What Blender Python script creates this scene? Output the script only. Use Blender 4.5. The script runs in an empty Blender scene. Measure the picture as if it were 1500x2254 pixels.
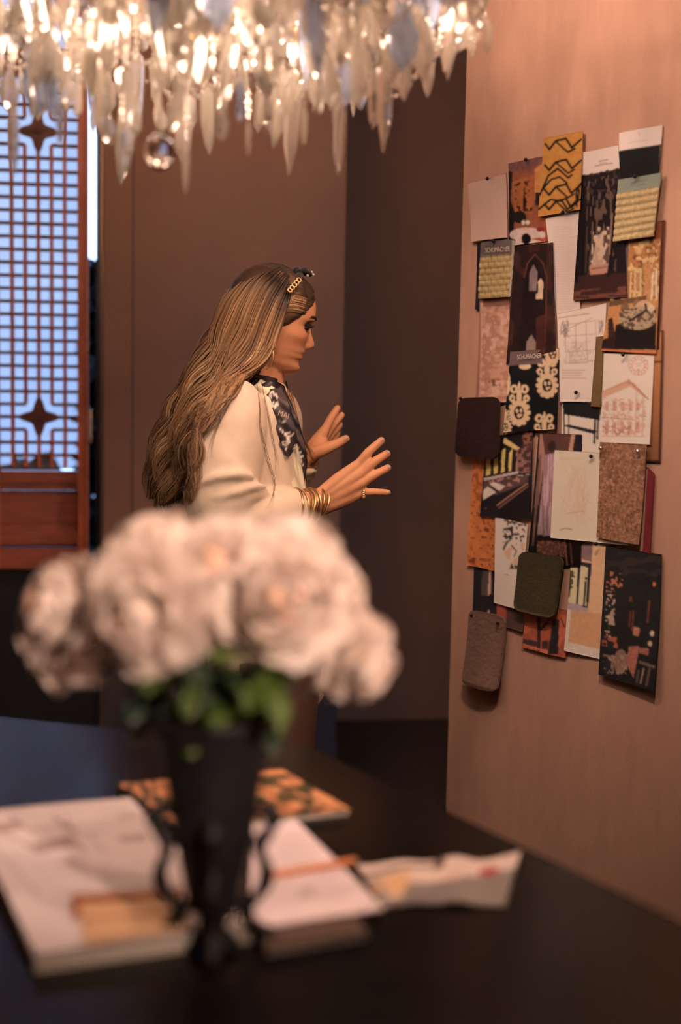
import bpy, bmesh, math, random
import numpy as np
from mathutils import Vector, Matrix

SC = bpy.context.scene
COL = SC.collection
random.seed(7)
RNG = np.random.default_rng(7)

# ------------------------------------------------------------------ camera
FPX = 3130.0                     # focal length in pixels of the 1500 x 2254 frame (50 mm on 36 mm)
CAM = Vector((0.0, 0.0, 1.38))
PITCH, ROLL = 0.1072, 0.0192
cam_f = Vector((0, math.cos(PITCH), -math.sin(PITCH)))
_u0 = Vector((0, math.sin(PITCH), math.cos(PITCH)))
_r0 = Vector((1, 0, 0))
cam_r = _r0 * math.cos(ROLL) + _u0 * math.sin(ROLL)
cam_u = _u0 * math.cos(ROLL) - _r0 * math.sin(ROLL)
cd = bpy.data.cameras.new('camera')
cd.sensor_fit = 'VERTICAL'; cd.sensor_height = 36.0; cd.sensor_width = 24.0
cd.lens = FPX / 2254.0 * 36.0
cd.clip_start = 0.05
cd.dof.use_dof = True
cd.dof.focus_distance = 3.02
cd.dof.aperture_fstop = 1.55
cam = bpy.data.objects.new('camera', cd)
m = Matrix.Identity(4)
for i in range(3):
    m[i][0], m[i][1], m[i][2], m[i][3] = cam_r[i], cam_u[i], -cam_f[i], CAM[i]
cam.matrix_world = m
COL.objects.link(cam)
SC.camera = cam

# ------------------------------------------------------------------ world, exposure
SC.view_settings.view_transform = 'Standard'
SC.view_settings.look = 'None'
SC.view_settings.gamma = 1.0
SC.view_settings.use_curve_mapping = False
SC.view_settings.exposure = 0.0
SC.cycles.use_denoising = True
SC.cycles.max_bounces = 5
SC.cycles.diffuse_bounces = 2
SC.cycles.glossy_bounces = 3
SC.cycles.transmission_bounces = 4
SC.cycles.adaptive_threshold = 0.12
SC.cycles.adaptive_min_samples = 12
SC.cycles.transparent_max_bounces = 7
SC.cycles.sample_clamp_indirect = 8.0
SC.cycles.caustics_reflective = False
SC.cycles.caustics_refractive = False
world = bpy.data.worlds.new('evening_sky'); SC.world = world
world.use_nodes = True
wn = world.node_tree.nodes; wl = world.node_tree.links
wn.clear()
w_out = wn.new('ShaderNodeOutputWorld'); w_bg = wn.new('ShaderNodeBackground')
w_tc = wn.new('ShaderNodeTexCoord'); w_no = wn.new('ShaderNodeTexNoise'); w_rp = wn.new('ShaderNodeValToRGB')
w_no.inputs['Scale'].default_value = 3.0; w_no.inputs['Detail'].default_value = 3.0
w_rp.color_ramp.elements[0].position = 0.3; w_rp.color_ramp.elements[0].color = (0.30, 0.50, 1.0, 1)
w_rp.color_ramp.elements[1].position = 0.7; w_rp.color_ramp.elements[1].color = (0.52, 0.68, 1.0, 1)
wl.new(w_tc.outputs['Generated'], w_no.inputs['Vector'])
wl.new(w_no.outputs['Fac'], w_rp.inputs['Fac'])
wl.new(w_rp.outputs['Color'], w_bg.inputs['Color'])
w_bg.inputs['Strength'].default_value = 5.0
wl.new(w_bg.outputs['Background'], w_out.inputs['Surface'])

WARM = (1.0, 0.62, 0.43)
CHAND_POWER = 58.0       # whole chandelier
DOWN_POWER = 48.0        # one added ceiling lamp

# ------------------------------------------------------------------ geometry of the place
WALL_A = math.radians(32.2)                       # plan angle of the pin-board wall against the view
WD = Vector((-math.sin(WALL_A), math.cos(WALL_A), 0))     # along the wall, away from the camera
WN = Vector((-math.cos(WALL_A), -math.sin(WALL_A), 0))    # out of the wall into the room
def ray(px, py):
    return cam_f + cam_r * ((px - 750.0) / FPX) - cam_u * ((py - 1127.0) / FPX)
def at_y(px, py, Y):
    d = ray(px, py); return CAM + d * ((Y - CAM.y) / d.y)
def at_z(px, py, Z):
    d = ray(px, py); return CAM + d * ((Z - CAM.z) / d.z)
WP = at_y(1400, 850, 2.85)                        # a point of the pin-board wall
def at_plane(px, py, P, N):
    d = ray(px, py); return CAM + d * ((P - CAM).dot(N) / d.dot(N))
def at_wall(px, py, off=0.0):
    return at_plane(px, py, WP + WN * off, WN)
BACK_YAW = 0.145                                  # the back wall recedes slightly towards the right
BD = Vector((math.cos(BACK_YAW), math.sin(BACK_YAW), 0))
BN = Vector((math.sin(BACK_YAW), -math.cos(BACK_YAW), 0))
BP = at_y(100, 650, 4.3)
def at_back(px, py, off=0.0):
    return at_plane(px, py, BP + BN * off, BN)
TABLE_Z = 0.78
def at_table(px, py, h=0.0):
    return at_z(px, py, TABLE_Z + h)

# ------------------------------------------------------------------ helpers
def s2l(c):
    c = np.asarray(c, float) / 255.0
    return np.where(c <= 0.04045, c / 12.92, ((c + 0.055) / 1.055) ** 2.4)
def S(r, g, b):
    return tuple(float(v) for v in s2l((r, g, b)))

def mat(name, color, rough=0.6, var=0.0, vscale=20.0, bump=0.0, bscale=200.0, metal=0.0, spec=0.5,
        attr=False, trans=0.0, stretch=None, sheen=0.0, sss=0.0, coat=0.0, ior=1.45):
    m = bpy.data.materials.new(name); m.use_nodes = True
    nt = m.node_tree; N = nt.nodes; L = nt.links
    b = N['Principled BSDF']
    b.inputs['Roughness'].default_value = rough
    b.inputs['Metallic'].default_value = metal
    b.inputs['Specular IOR Level'].default_value = spec
    b.inputs['IOR'].default_value = ior
    b.inputs['Transmission Weight'].default_value = trans
    b.inputs['Coat Weight'].default_value = coat
    if sheen: b.inputs['Sheen Weight'].default_value = sheen
    if sss:
        b.inputs['Subsurface Weight'].default_value = sss
        b.inputs['Subsurface Radius'].default_value = (0.02, 0.008, 0.004)
        b.inputs['Subsurface Scale'].default_value = 0.25
    col_out = None
    if attr:
        a = N.new('ShaderNodeAttribute'); a.attribute_name = 'Col'; col_out = a.outputs['Color']
    else:
        rgb = N.new('ShaderNodeRGB'); rgb.outputs[0].default_value = (*color[:3], 1); col_out = rgb.outputs[0]
    tc = N.new('ShaderNodeTexCoord'); src = tc.outputs['Object']
    if stretch:
        mp = N.new('ShaderNodeMapping'); mp.inputs['Scale'].default_value = stretch
        L.new(src, mp.inputs['Vector']); src = mp.outputs['Vector']
    if var:
        n = N.new('ShaderNodeTexNoise'); n.inputs['Scale'].default_value = vscale; n.inputs['Detail'].default_value = 4
        L.new(src, n.inputs['Vector'])
        mr = N.new('ShaderNodeMapRange'); mr.inputs['From Min'].default_value = 0.25; mr.inputs['From Max'].default_value = 0.75
        mr.inputs['To Min'].default_value = 1 - var; mr.inputs['To Max'].default_value = 1 + var
        L.new(n.outputs['Fac'], mr.inputs['Value'])
        mx = N.new('ShaderNodeMix'); mx.data_type = 'RGBA'; mx.blend_type = 'MULTIPLY'; mx.inputs['Factor'].default_value = 1
        L.new(col_out, mx.inputs['A']); L.new(mr.outputs['Result'], mx.inputs['B']); col_out = mx.outputs['Result']
    L.new(col_out, b.inputs['Base Color'])
    if bump:
        n2 = N.new('ShaderNodeTexNoise'); n2.inputs['Scale'].default_value = bscale; n2.inputs['Detail'].default_value = 3
        L.new(src, n2.inputs['Vector'])
        bp = N.new('ShaderNodeBump'); bp.inputs['Strength'].default_value = bump; bp.inputs['Distance'].default_value = 0.002
        L.new(n2.outputs['Fac'], bp.inputs['Height']); L.new(bp.outputs['Normal'], b.inputs['Normal'])
    return m

def link(name, me, material=None, parent=None, smooth=False):
    o = bpy.data.objects.new(name, me)
    if material is not None and not me.materials: me.materials.append(material)
    COL.objects.link(o)
    if parent is not None: o.parent = parent
    if smooth:
        me.polygons.foreach_set('use_smooth', [True] * len(me.polygons))
    return o

class MB:
    """collects shapes into one mesh"""
    def __init__(s): s.v = []; s.f = []
    def add(s, vs, fs):
        n = len(s.v); s.v += [tuple(v) for v in vs]; s.f += [tuple(i + n for i in f) for f in fs]; return s
    def box(s, c, size, ax=None):
        ax = ax or (Vector((1, 0, 0)), Vector((0, 1, 0)), Vector((0, 0, 1)))
        c = Vector(c); h = [x / 2 for x in size]; vs = []
        for i in (-1, 1):
            for j in (-1, 1):
                for k in (-1, 1):
                    vs.append(c + ax[0] * (i * h[0]) + ax[1] * (j * h[1]) + ax[2] * (k * h[2]))
        return s.add(vs, [(0, 1, 3, 2), (4, 6, 7, 5), (0, 4, 5, 1), (2, 3, 7, 6), (0, 2, 6, 4), (1, 5, 7, 3)])
    def prism(s, pts, d):
        """polygon pts (Vectors) extruded by vector d"""
        n = len(pts); vs = [Vector(p) for p in pts] + [Vector(p) + d for p in pts]
        fs = [tuple(range(n - 1, -1, -1)), tuple(range(n, 2 * n))] + [(i, (i + 1) % n, n + (i + 1) % n, n + i) for i in range(n)]
        return s.add(vs, fs)
    def tube(s, pts, r, n=8, cap=True, flat=1.0):
        pts = [Vector(p) for p in pts]; k = len(pts)
        rs = r if hasattr(r, '__len__') else [r] * k
        t0 = (pts[1] - pts[0]).normalized()
        nrm = t0.orthogonal().normalized(); vs = []
        for i, p in enumerate(pts):
            t = (pts[min(i + 1, k - 1)] - pts[max(i - 1, 0)])
            t = t.normalized() if t.length > 1e-9 else t0
            nrm = (nrm - t * nrm.dot(t)); nrm = nrm.normalized() if nrm.length > 1e-6 else t.orthogonal().normalized()
            b = t.cross(nrm)
            for j in range(n):
                a = 2 * math.pi * j / n
                vs.append(p + nrm * (math.cos(a) * rs[i]) + b * (math.sin(a) * rs[i] * flat))
        fs = [(i * n + j, i * n + (j + 1) % n, (i + 1) * n + (j + 1) % n, (i + 1) * n + j) for i in range(k - 1) for j in range(n)]
        if cap: fs += [tuple(range(n - 1, -1, -1)), tuple((k - 1) * n + j for j in range(n))]
        return s.add(vs, fs)
    def lathe(s, prof, n=32, c=(0, 0, 0)):
        c = Vector(c); k = len(prof); vs = []
        for r, z in prof:
            for j in range(n):
                a = 2 * math.pi * j / n; vs.append(c + Vector((r * math.cos(a), r * math.sin(a), z)))
        fs = [(i * n + j, i * n + (j + 1) % n, (i + 1) * n + (j + 1) % n, (i + 1) * n + j) for i in range(k - 1) for j in range(n)]
        fs += [tuple(range(n - 1, -1, -1)), tuple((k - 1) * n + j for j in range(n))]
        return s.add(vs, fs)
    def ell(s, c, r, n=12, k=8, rot=None):
        c = Vector(c); vs = []
        for i in range(k + 1):
            ph = math.pi * i / k
            for j in range(n):
                a = 2 * math.pi * j / n
                p = Vector((r[0] * math.sin(ph) * math.cos(a), r[1] * math.sin(ph) * math.sin(a), r[2] * math.cos(ph)))
                if rot: p = rot @ p
                vs.append(c + p)
        fs = [(i * n + j, (i + 1) * n + j, (i + 1) * n + (j + 1) % n, i * n + (j + 1) % n) for i in range(k) for j in range(n)]
        return s.add(vs, fs)
    def mesh(s, name):
        me = bpy.data.meshes.new(name); me.from_pydata(s.v, [], s.f); me.update(); return me
    def build(s, name, material=None, parent=None, smooth=False, loc=None):
        if loc is not None:
            loc = Vector(loc); s.v = [tuple(Vector(v) - loc) for v in s.v]
        o = link(name, s.mesh(name), material, parent, smooth)
        if loc is not None: o.location = loc
        return o

def tag(o, label=None, cat=None, group=None, kind=None):
    if label: o['label'] = label
    if cat: o['category'] = cat
    if group: o['group'] = group
    if kind: o['kind'] = kind
    return o
def empty(name, loc=(0, 0, 0), rot=None):
    o = bpy.data.objects.new(name, None); o.location = loc; o.empty_display_size = 0.05
    if rot is not None: o.rotation_euler = rot
    COL.objects.link(o); return o
def struct(name, mb, material, label=None, **k):
    o = mb.build(name, material, **k); return tag(o, label, kind='structure')

def set_col(me, cols):
    a = me.color_attributes.new('Col', 'FLOAT_COLOR', 'POINT')
    c = np.ones((len(me.vertices), 4), np.float32); c[:, :3] = cols
    a.data.foreach_set('color', c.ravel())

def eval_mesh(o, name=None):
    dg = bpy.context.evaluated_depsgraph_get(); dg.update()
    me = bpy.data.meshes.new_from_object(o.evaluated_get(dg))
    if name: me.name = name
    return me
def remeshed(mb, voxel, smooth=4, name='m'):
    """union of the shapes of a builder as one continuous smooth surface"""
    o = link('tmp', mb.mesh('tmp'))
    r = o.modifiers.new('r', 'REMESH'); r.mode = 'VOXEL'; r.voxel_size = voxel
    if smooth:
        s = o.modifiers.new('s', 'SMOOTH'); s.factor = 0.5; s.iterations = smooth
    me = eval_mesh(o, name); old = o.data
    bpy.data.objects.remove(o); bpy.data.meshes.remove(old)
    me.polygons.foreach_set('use_smooth', [True] * len(me.polygons))
    return me

# cheap vectorised value noise for relief and print
def vnoise(x, y, seed=0):
    x = np.asarray(x, float); y = np.asarray(y, float)
    def h(i, j):
        n = (i.astype(np.int64) * 374761393 + j.astype(np.int64) * 668265263 + seed * 1442695041) & 0x7fffffff
        n = ((n ^ (n >> 13)) * 1274126177) & 0x7fffffff
        return ((n ^ (n >> 16)) & 0xffff) / 65535.0
    i, j = np.floor(x), np.floor(y); u, v = x - i, y - j
    u = u * u * (3 - 2 * u); v = v * v * (3 - 2 * v)
    return (h(i, j) * (1 - u) + h(i + 1, j) * u) * (1 - v) + (h(i, j + 1) * (1 - u) + h(i + 1, j + 1) * u) * v
def spline(pts, n):
    """Catmull-Rom through points (arrays of any dimension)"""
    P = np.asarray(pts, float); k = len(P)
    P2 = np.vstack([2 * P[0] - P[1], P, 2 * P[-1] - P[-2]])
    t = np.linspace(0, k - 1 - 1e-9, n); i = t.astype(int); u = (t - i)[:, None]
    a, b, c, d = P2[i], P2[i + 1], P2[i + 2], P2[i + 3]
    return 0.5 * ((2 * b) + (c - a) * u + (2 * a - 5 * b + 4 * c - d) * u ** 2 + (3 * b - a - 3 * c + d) * u ** 3)
# ================================================================== ROOM SHELL
M_wall = mat('linen_wallpaper', (0.58, 0.375, 0.30), 0.85, var=0.07, vscale=30, bump=0.35, bscale=420, stretch=(1, 1, 0.35))
M_brown = mat('brown_wall_paint', (0.268, 0.131, 0.069), 0.75, var=0.05, vscale=6, bump=0.1)
M_floor = mat('dark_floor_boards', (0.06, 0.04, 0.03), 0.45, var=0.3, vscale=6, stretch=(1, 9, 1))
M_ceil = mat('ceiling_paint', (0.42, 0.33, 0.28), 0.9, var=0.03)
M_black = mat('black_steel', (0.012, 0.012, 0.014), 0.4, spec=0.4)
ZT = 2.75
TH = 0.08
X = Vector((1, 0, 0)); Y = Vector((0, 1, 0)); Z = Vector((0, 0, 1))
def wall_run(p, q, thick_dir, z0, z1, name, material, th=TH):
    """a wall slab from p to q in plan, thickened along thick_dir"""
    p = Vector((p[0], p[1], 0)); q = Vector((q[0], q[1], 0)); b = MB()
    b.prism([p + Z * z0, q + Z * z0, q + Z * z1, p + Z * z1], Vector(thick_dir) * th)
    return struct(name, b, material)
edge = at_wall(1004, 1000); edge.z = 0
near = edge - WD * 5.6
wall_run(edge, near, -WN, 0, ZT, 'wall_right', M_wall, 0.06)
# back wall: from the door opening to the corner; a deeper, dimmer wall behind it to the right
corner = at_back(753, 900); corner.z = 0
jamb = at_back(228, 700); jamb.z = 0
wall_run(jamb, corner, -BN, 0, ZT, 'wall_back', M_brown, 0.06)
r0 = corner - BN * 0.9 - BD * 0.6
wall_run(r0, r0 + BD * 2.6, -BN, 0, ZT, 'wall_recess', M_brown)
wall_run(corner - BN * 0.06 - BD * 0.05, corner - BN * 0.9 - BD * 0.16, -BD, 0, ZT, 'wall_recess_side', M_brown, 0.05)
re = r0 + BD * 2.6
wall_run(re, re + BN * 3.2, BD, 0, ZT, 'wall_recess_end', M_brown)
dl = jamb - BD * 0.70                                # far end of the door opening
wall_run(dl - BD * 1.6, dl, -BN, 0, ZT, 'wall_back_left', M_brown)
wall_run(dl, jamb, -BN, 2.62, ZT, 'wall_lintel', M_brown)
lc = dl - BD * 1.6
wall_run(lc, (lc.x - 0.2, -1.5), -X, 0, ZT, 'wall_left', M_brown)
wall_run((lc.x - 0.4, -1.5), (4.0, -1.5), -Y, 0, ZT, 'wall_front', M_brown)
struct('floor', MB().box((0.3, 1.9, -0.03), (7.0, 7.2, 0.06)), M_floor)
struct('ceiling', MB().box((0.3, 1.9, ZT + 0.03), (7.0, 7.2, 0.06)), M_ceil)
rq = [r0 - BN * .1 - BD * .1, re - BN * .1 + BD * .1, re + BN * 1.1 + BD * .1, corner + BN * .05, corner - BN * .02 - BD * .3, r0 + BN * .1 - BD * .1]
struct('floor_recess', MB().prism([Vector((p.x, p.y, .001)) for p in rq], -Z * 0.05), M_floor)
struct('ceiling_recess', MB().prism([Vector((p.x, p.y, ZT - .001)) for p in rq], Z * 0.05), M_ceil)
# a joint in the back wall panelling
M_joint = mat('wall_panel_joint', (0.10, 0.062, 0.05), 0.8)
jp = at_back(292, 800); jp.z = 0
struct('trim_1', MB().box(jp + Z * ZT / 2 + BN * 0.001, (0.005, 0.003, ZT), (BD, BN, Z)), M_joint)
# right baseboard; a band added to darken the lower back wall
struct('baseboard_right', MB().box((edge + near) / 2 + WN * 0.006 + Z * 0.06, (5.6, 0.012, 0.12), (WD, WN, Z)), M_wall)
M_low_dark = mat('added_low_darkening', (0.045, 0.028, 0.024), 0.6, var=0.05)
struct('darkening_band_back', MB().box((jamb + corner) / 2 + BN * 0.006 + Z * 0.26, ((jamb - corner).length, 0.012, 0.52), (BD, BN, Z)).box((jamb + corner) / 2 + BN * 0.010 + Z * 0.53, ((jamb - corner).length, 0.020, 0.025), (BD, BN, Z)), M_low_dark)

# ------------------------------------------------------------------ black steel door frame, its handle and glass
M_brass = mat('brass', (0.85, 0.58, 0.28), 0.38, metal=0.85)
M_copper = mat('bronze_strip', (0.30, 0.17, 0.10), 0.35, metal=0.6)
def backpt(px, z, off=0.0):
    p = at_back(px, 700, off); p.z = z; return p
door = empty('door_1', backpt(110, 0)); tag(door, 'black steel glazed door frame beside the carved lattice screen', kind='structure')
def part(mb, name, material, root, smooth=False):
    inv = root.matrix_basis.inverted() if root.matrix_basis else Matrix()
    mb.v = [tuple(inv @ Vector(v)) for v in mb.v]
    return mb.build(name, material, root, smooth)
ax = (BD, BN, Z)
stile_r = (backpt(211, 0) + backpt(223, 0)) / 2
wst = (backpt(223, 0) - backpt(212, 0)).length
part(MB().box(backpt(217.5, 1.31, -0.03), (wst, 0.05, 2.62), ax), 'door_stile', M_black, door, False)
part(MB().box(backpt(223.6, 1.31, 0.004), (0.0035, 0.012, 2.62), ax), 'bronze_strip', M_copper, door, False)
part(MB().box(backpt(226.2, 1.31, 0.002), (0.005, 0.012, 2.62), ax), 'door_stop', M_black, door, False)
part(MB().box(backpt(-268, 1.31, -0.03), (0.05, 0.05, 2.62), ax), 'door_stile', M_black, door, False)
opw = (jamb - dl).length; opc = (jamb + dl) / 2
part(MB().box(opc + Z * 2.595 - BN * 0.03, (opw, 0.05, 0.05), ax), 'door_head', M_black, door, False)
part(MB().box(opc + Z * 0.36 - BN * 0.035, (opw - 0.02, 0.03, 0.72), ax), 'door_panel', M_black, door, False)
part(MB().box(opc + Z * 0.74 - BN * 0.03, (opw - 0.02, 0.05, 0.05), ax), 'door_rail', M_black, door, False)
M_glass = mat('window_glass', (0.95, 0.97, 1.0), 0.02, trans=1.0, ior=1.02, spec=0.2)
part(MB().box(opc + Z * 1.67 - BN * 0.045, (opw - 0.04, 0.004, 1.81), ax), 'glass_pane', M_glass, door, False)
h = MB(); hp = [at_back(200, 905 + i * 14, 0.055) for i in range(6)]
h.tube(hp, 0.0042, 10)
for q in (hp[0], hp[-1]): h.tube([q, q - BN * 0.05], 0.003, 8)
part(h, 'door_handle', M_brass, door, True)
door.children[-1]['label'] = 'slim brass pull handle'

# ------------------------------------------------------------------ dark clipped hedge outside; tree added to darken the strip by the stile
M_hedge = mat('evening_hedge', (0.012, 0.018, 0.022), 0.8, var=0.4, vscale=14, bump=0.6, bscale=60)
def leafy(name, label, cat, base, hgt, rad, n, seed):
    rr = random.Random(seed); b = MB()
    b.tube([base, base + Z * hgt * 0.9], [0.04, 0.015], 7)
    for i in range(n):
        t = rr.random() ** 0.8; a = rr.uniform(0, 6.283); r = rad * math.sqrt(rr.random()) * (1 - 0.75 * t)
        c = Vector(base) + Vector((math.cos(a) * r, math.sin(a) * r, hgt * (0.02 + 0.98 * t)))
        q = Vector((rr.uniform(-1, 1), rr.uniform(-1, 1), rr.uniform(-.6, .6))).normalized(); w = q.orthogonal().normalized()
        s = rr.uniform(.03, .07)
        b.add([c - q * s, c + w * s * .5, c + q * s, c - w * s * .5], [(0, 1, 2, 3)])
    o = b.build(name, M_hedge, loc=base); return tag(o, label, cat)
tp = at_back(226, 900, -0.84); tp.z = 0
leafy('added_conifer', 'dark conifer added outside the glass to darken the low strip beyond the door stile', 'tree', tp, 1.70, 0.15, 1500, 3)
hb = MB(); _rr = random.Random(5)
h0 = at_back(-255, 900, -0.42); h1 = at_back(172, 900, -0.42)
for i in range(2600):
    c = h0 + (h1 - h0) * _rr.random() - BN * _rr.uniform(0, .16); c.z = _rr.random() ** .7 * (1.0 + .05 * math.sin(c.x * 23) + .03 * math.sin(c.x * 61))
    q = Vector((_rr.uniform(-1, 1), _rr.uniform(-1, 1), _rr.uniform(-.6, .6))).normalized(); w = q.orthogonal().normalized(); s_ = _rr.uniform(.02, .05)
    hb.add([c - q * s_, c + w * s_ * .5, c + q * s_, c - w * s_ * .5], [(0, 1, 2, 3)])
for i in range(5):
    p = h0 + (h1 - h0) * ((i + .5) / 5) - BN * .08; p.z = 0
    hb.tube([p, p + Z * .8], [.02, .01], 6)
hc = (h0 + h1) / 2; hc.z = 0
tag(hb.build('garden_hedge', M_hedge, loc=hc), 'low dark hedge outside, seen through the lowest lattice cells', 'hedge')
M_terrace = mat('terrace_paving', (0.30, 0.31, 0.34), 0.8, var=0.1, vscale=3)
gp = opc - BN * 3.1
struct('ground', MB().box(gp + Z * -0.04, (7, 6, 0.08), ax), M_terrace)

# ------------------------------------------------------------------ ceiling lamps added out of view to set the brightness
M_lamp = bpy.data.materials.new('lamp_lens'); M_lamp.use_nodes = True
e = M_lamp.node_tree.nodes['Principled BSDF']
e.inputs['Emission Color'].default_value = (1, .7, .45, 1); e.inputs['Emission Strength'].default_value = 6
M_white = mat('white_metal', (0.8, 0.78, 0.75), 0.5)
def fill_downlight(x, y, label, power, aim=None, size=1.2, blend=0.6, color=None):
    r = empty('added_ceiling_lamp', (x, y, ZT)); tag(r, label, 'lamp', 'added ceiling lamps')
    MB().lathe([(0.036, -0.002), (0.055, -0.002), (0.055, -0.008), (0.036, -0.008)], 24).build('lamp_ring', M_white, r, True)
    MB().lathe([(0.0, -0.001), (0.035, -0.001), (0.035, -0.003), (0.0, -0.003)], 24).build('lamp_lens', M_lamp, r)
    l = bpy.data.lights.new('spot', 'SPOT'); l.energy = power; l.color = color or WARM; l.spot_size = size; l.spot_blend = blend
    l.shadow_soft_size = 0.04
    lo = bpy.data.objects.new('added_lamp_beam', l); COL.objects.link(lo); lo.parent = r; lo.location = (0, 0, -0.02)
    d = (Vector(aim) - Vector((x, y, ZT))) if aim is not None else Vector((0, 0, -1))
    lo.rotation_euler = d.to_track_quat('-Z', 'Y').to_euler()
# ================================================================== CARVED LATTICE SCREEN
M_wood = mat('red_lacquered_elm', S(176, 92, 58), 0.42, var=0.28, vscale=9, bump=0.25, bscale=90, stretch=(6, 6, 1))
M_woodh = mat('red_lacquered_elm_rail', S(134, 66, 44), 0.42, var=0.35, vscale=9, bump=0.25, bscale=90, stretch=(1, 1, 9))
M_wood_d = mat('dark_elm_bars', S(92, 48, 36), 0.5, var=0.2, vscale=30)
M_frost = bpy.data.materials.new('frosted_window_paper'); M_frost.use_nodes = True
_n = M_frost.node_tree.nodes; _l = M_frost.node_tree.links
_b = _n['Principled BSDF']; _t = _n.new('ShaderNodeBsdfTranslucent'); _m = _n.new('ShaderNodeMixShader')
_tr = _n.new('ShaderNodeBsdfTransparent'); _m2 = _n.new('ShaderNodeMixShader')
_b.inputs['Base Color'].default_value = (.7, .74, .8, 1); _t.inputs['Color'].default_value = (.92, .94, 1, 1)
_m.inputs[0].default_value = 0.8; _m2.inputs[0].default_value = 0.45
_l.new(_b.outputs[0], _m.inputs[1]); _l.new(_t.outputs[0], _m.inputs[2])
_l.new(_m.outputs[0], _m2.inputs[1]); _l.new(_tr.outputs[0], _m2.inputs[2])
_l.new(_m2.outputs[0], _n['Material Output'].inputs['Surface'])

SO = 0.05                                            # the screen hangs 5 cm in front of the wall plane
sc0 = at_back(85, 290, SO); sc1 = at_back(85, 918, SO)
cellz = (sc0.z - sc1.z) / 22.0
cellx = (at_back(172, 600, SO) - at_back(85, 600, SO)).dot(BD) / 3.0
uc = (sc0.dot(BD) + sc1.dot(BD)) / 2
nplane = sc0.dot(BN)
def sp(u, z, off=0.0):
    return BD * (uc + u) + BN * (nplane + off) + Z * z
zb = at_back(85, 1250, SO).z
screen = empty('lattice_screen', sp(0, zb)); tag(screen, 'reddish carved wooden lattice screen with blue daylight behind, beside the brass door handle', 'screen', 'carved lattice screens')
zt_l = sc0.z + 4 * cellz; zb_l = sc1.z - 4 * cellz    # lattice opening
hw = 3 * cellx; st = (at_back(195, 700, SO) - at_back(172, 700, SO)).dot(BD)
ztop = zt_l + 0.62                                    # the screen runs on above the picture
def sbox(u0, u1, z0, z1, d0, d1):
    return MB().box(sp((u0 + u1) / 2, (z0 + z1) / 2, (d0 + d1) / 2), (u1 - u0, d1 - d0, z1 - z0), ax)
for s in (-1, 1):
    u = sorted((s * hw, s * (hw + st)))
    part(sbox(u[0], u[1], zb, ztop, -0.02, 0.016), 'stile', M_wood, screen)
    u = sorted((s * (hw - 0.001), s * (hw + st * 0.42)))
    part(sbox(u[0], u[1], zb_l, zt_l, 0.012, 0.024), 'stile_moulding', M_wood, screen)
    u = sorted((s * (hw + st * .72), s * (hw + st)))
    part(sbox(u[0], u[1], zb, ztop, 0.012, 0.024), 'stile_moulding', M_wood, screen)
def rail(py0, py1, d, name, m=M_woodh):
    return part(sbox(-hw, hw, at_back(85, py1, SO).z, at_back(85, py0, SO).z, -0.018, d), name, m, screen)
rail(1036, 1062, 0.026, 'rail'); rail(1058, 1076, 0.016, 'rail'); rail(1205, 1250, 0.02, 'rail')
rail(1080, 1202, -0.006, 'lower_panel'); rail(1094, 1150, 0.0, 'raised_field'); rail(1172, 1196, 0.008, 'rail')
part(sbox(-hw, hw, zt_l, zt_l + .03, -0.018, 0.022), 'rail', M_woodh, screen)
part(sbox(-hw, hw, zt_l + .055, zt_l + .085, -0.018, 0.022), 'rail', M_woodh, screen)
part(sbox(-hw, hw, zt_l + .03, zt_l + .055, -0.018, -0.004), 'groove_panel', M_wood_d, screen)
part(sbox(-hw, hw, ztop - .05, ztop, -0.018, 0.022), 'rail', M_woodh, screen)
part(sbox(-hw, hw, zb_l - .005, ztop, -0.0165, -0.0125), 'window_paper', M_frost, screen)
rows = 30
def zrow(r): return sc0.z - r * cellz                 # row 0 and row 22 carry the star motifs
bw, bh = 0.0108, 0.0098
def vbar(u, r0, r1):
    part(sbox(u - bw / 2, u + bw / 2, zrow(r1), zrow(r0), -0.006, 0.010), 'lattice_bar', M_wood, screen)
def hbar(r, u0, u1):
    part(sbox(u0, u1, zrow(r) - bh / 2, zrow(r) + bh / 2, -0.008, 0.005), 'lattice_bar', M_wood_d, screen)
for k in (-2, 0, 2): vbar(k * cellx, -4, 26)
for k in (-1, 1):
    for a, b in ((-4, -1), (1, 21), (23, 26)): vbar(k * cellx, a, b)
for r in range(-3, 26):
    if r in (-1, 1, 21, 23):
        for s in (-1, 1):
            hbar(r, *sorted((s * cellx, s * hw)))
    else: hbar(r, -hw, hw)
for r in (0, 22):                                     # four-pointed carved star
    pts = []
    for q in range(4):
        a0 = q * math.pi / 2
        for k in range(9):
            t = k / 9.0; rr = (1.72 * (1 - t) ** 2.2 + 1.72 * t ** 2.2)
            rr = max(rr, 0.70) if 0.2 < t < 0.8 else rr
            a = a0 + t * math.pi / 2
            pts.append(sp(rr * cellx * math.cos(a), zrow(r) + rr * cellz * math.sin(a), -0.006))
    part(MB().prism(pts, BN * 0.017), 'star_motif', M_wood_d, screen)
    b = MB()
    for q in range(8):
        a = q * math.pi / 4 ; L_ = 1.1 if q % 2 == 0 else 0.45
        b.tube([sp(0, zrow(r), .011), sp(L_ * cellx * .9 * math.cos(a), zrow(r) + L_ * cellz * .9 * math.sin(a), .011)], [0.0035, 0.001], 6)
    b.ell(sp(0, zrow(r), .011), (0.007, 0.005, 0.007))
    part(b, 'carved_leaf', M_wood_d, screen)
def copy_tree(o, parent=None, **kw):
    c = o.copy(); COL.objects.link(c); c.parent = parent
    for ch in list(o.children): copy_tree(ch, c)
    return c
s2 = copy_tree(screen); s2.location = screen.location - BD * (2 * hw + 2 * st + 0.012)
s2['label'] = 'reddish carved wooden lattice screen furthest from the brass door handle'

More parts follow.
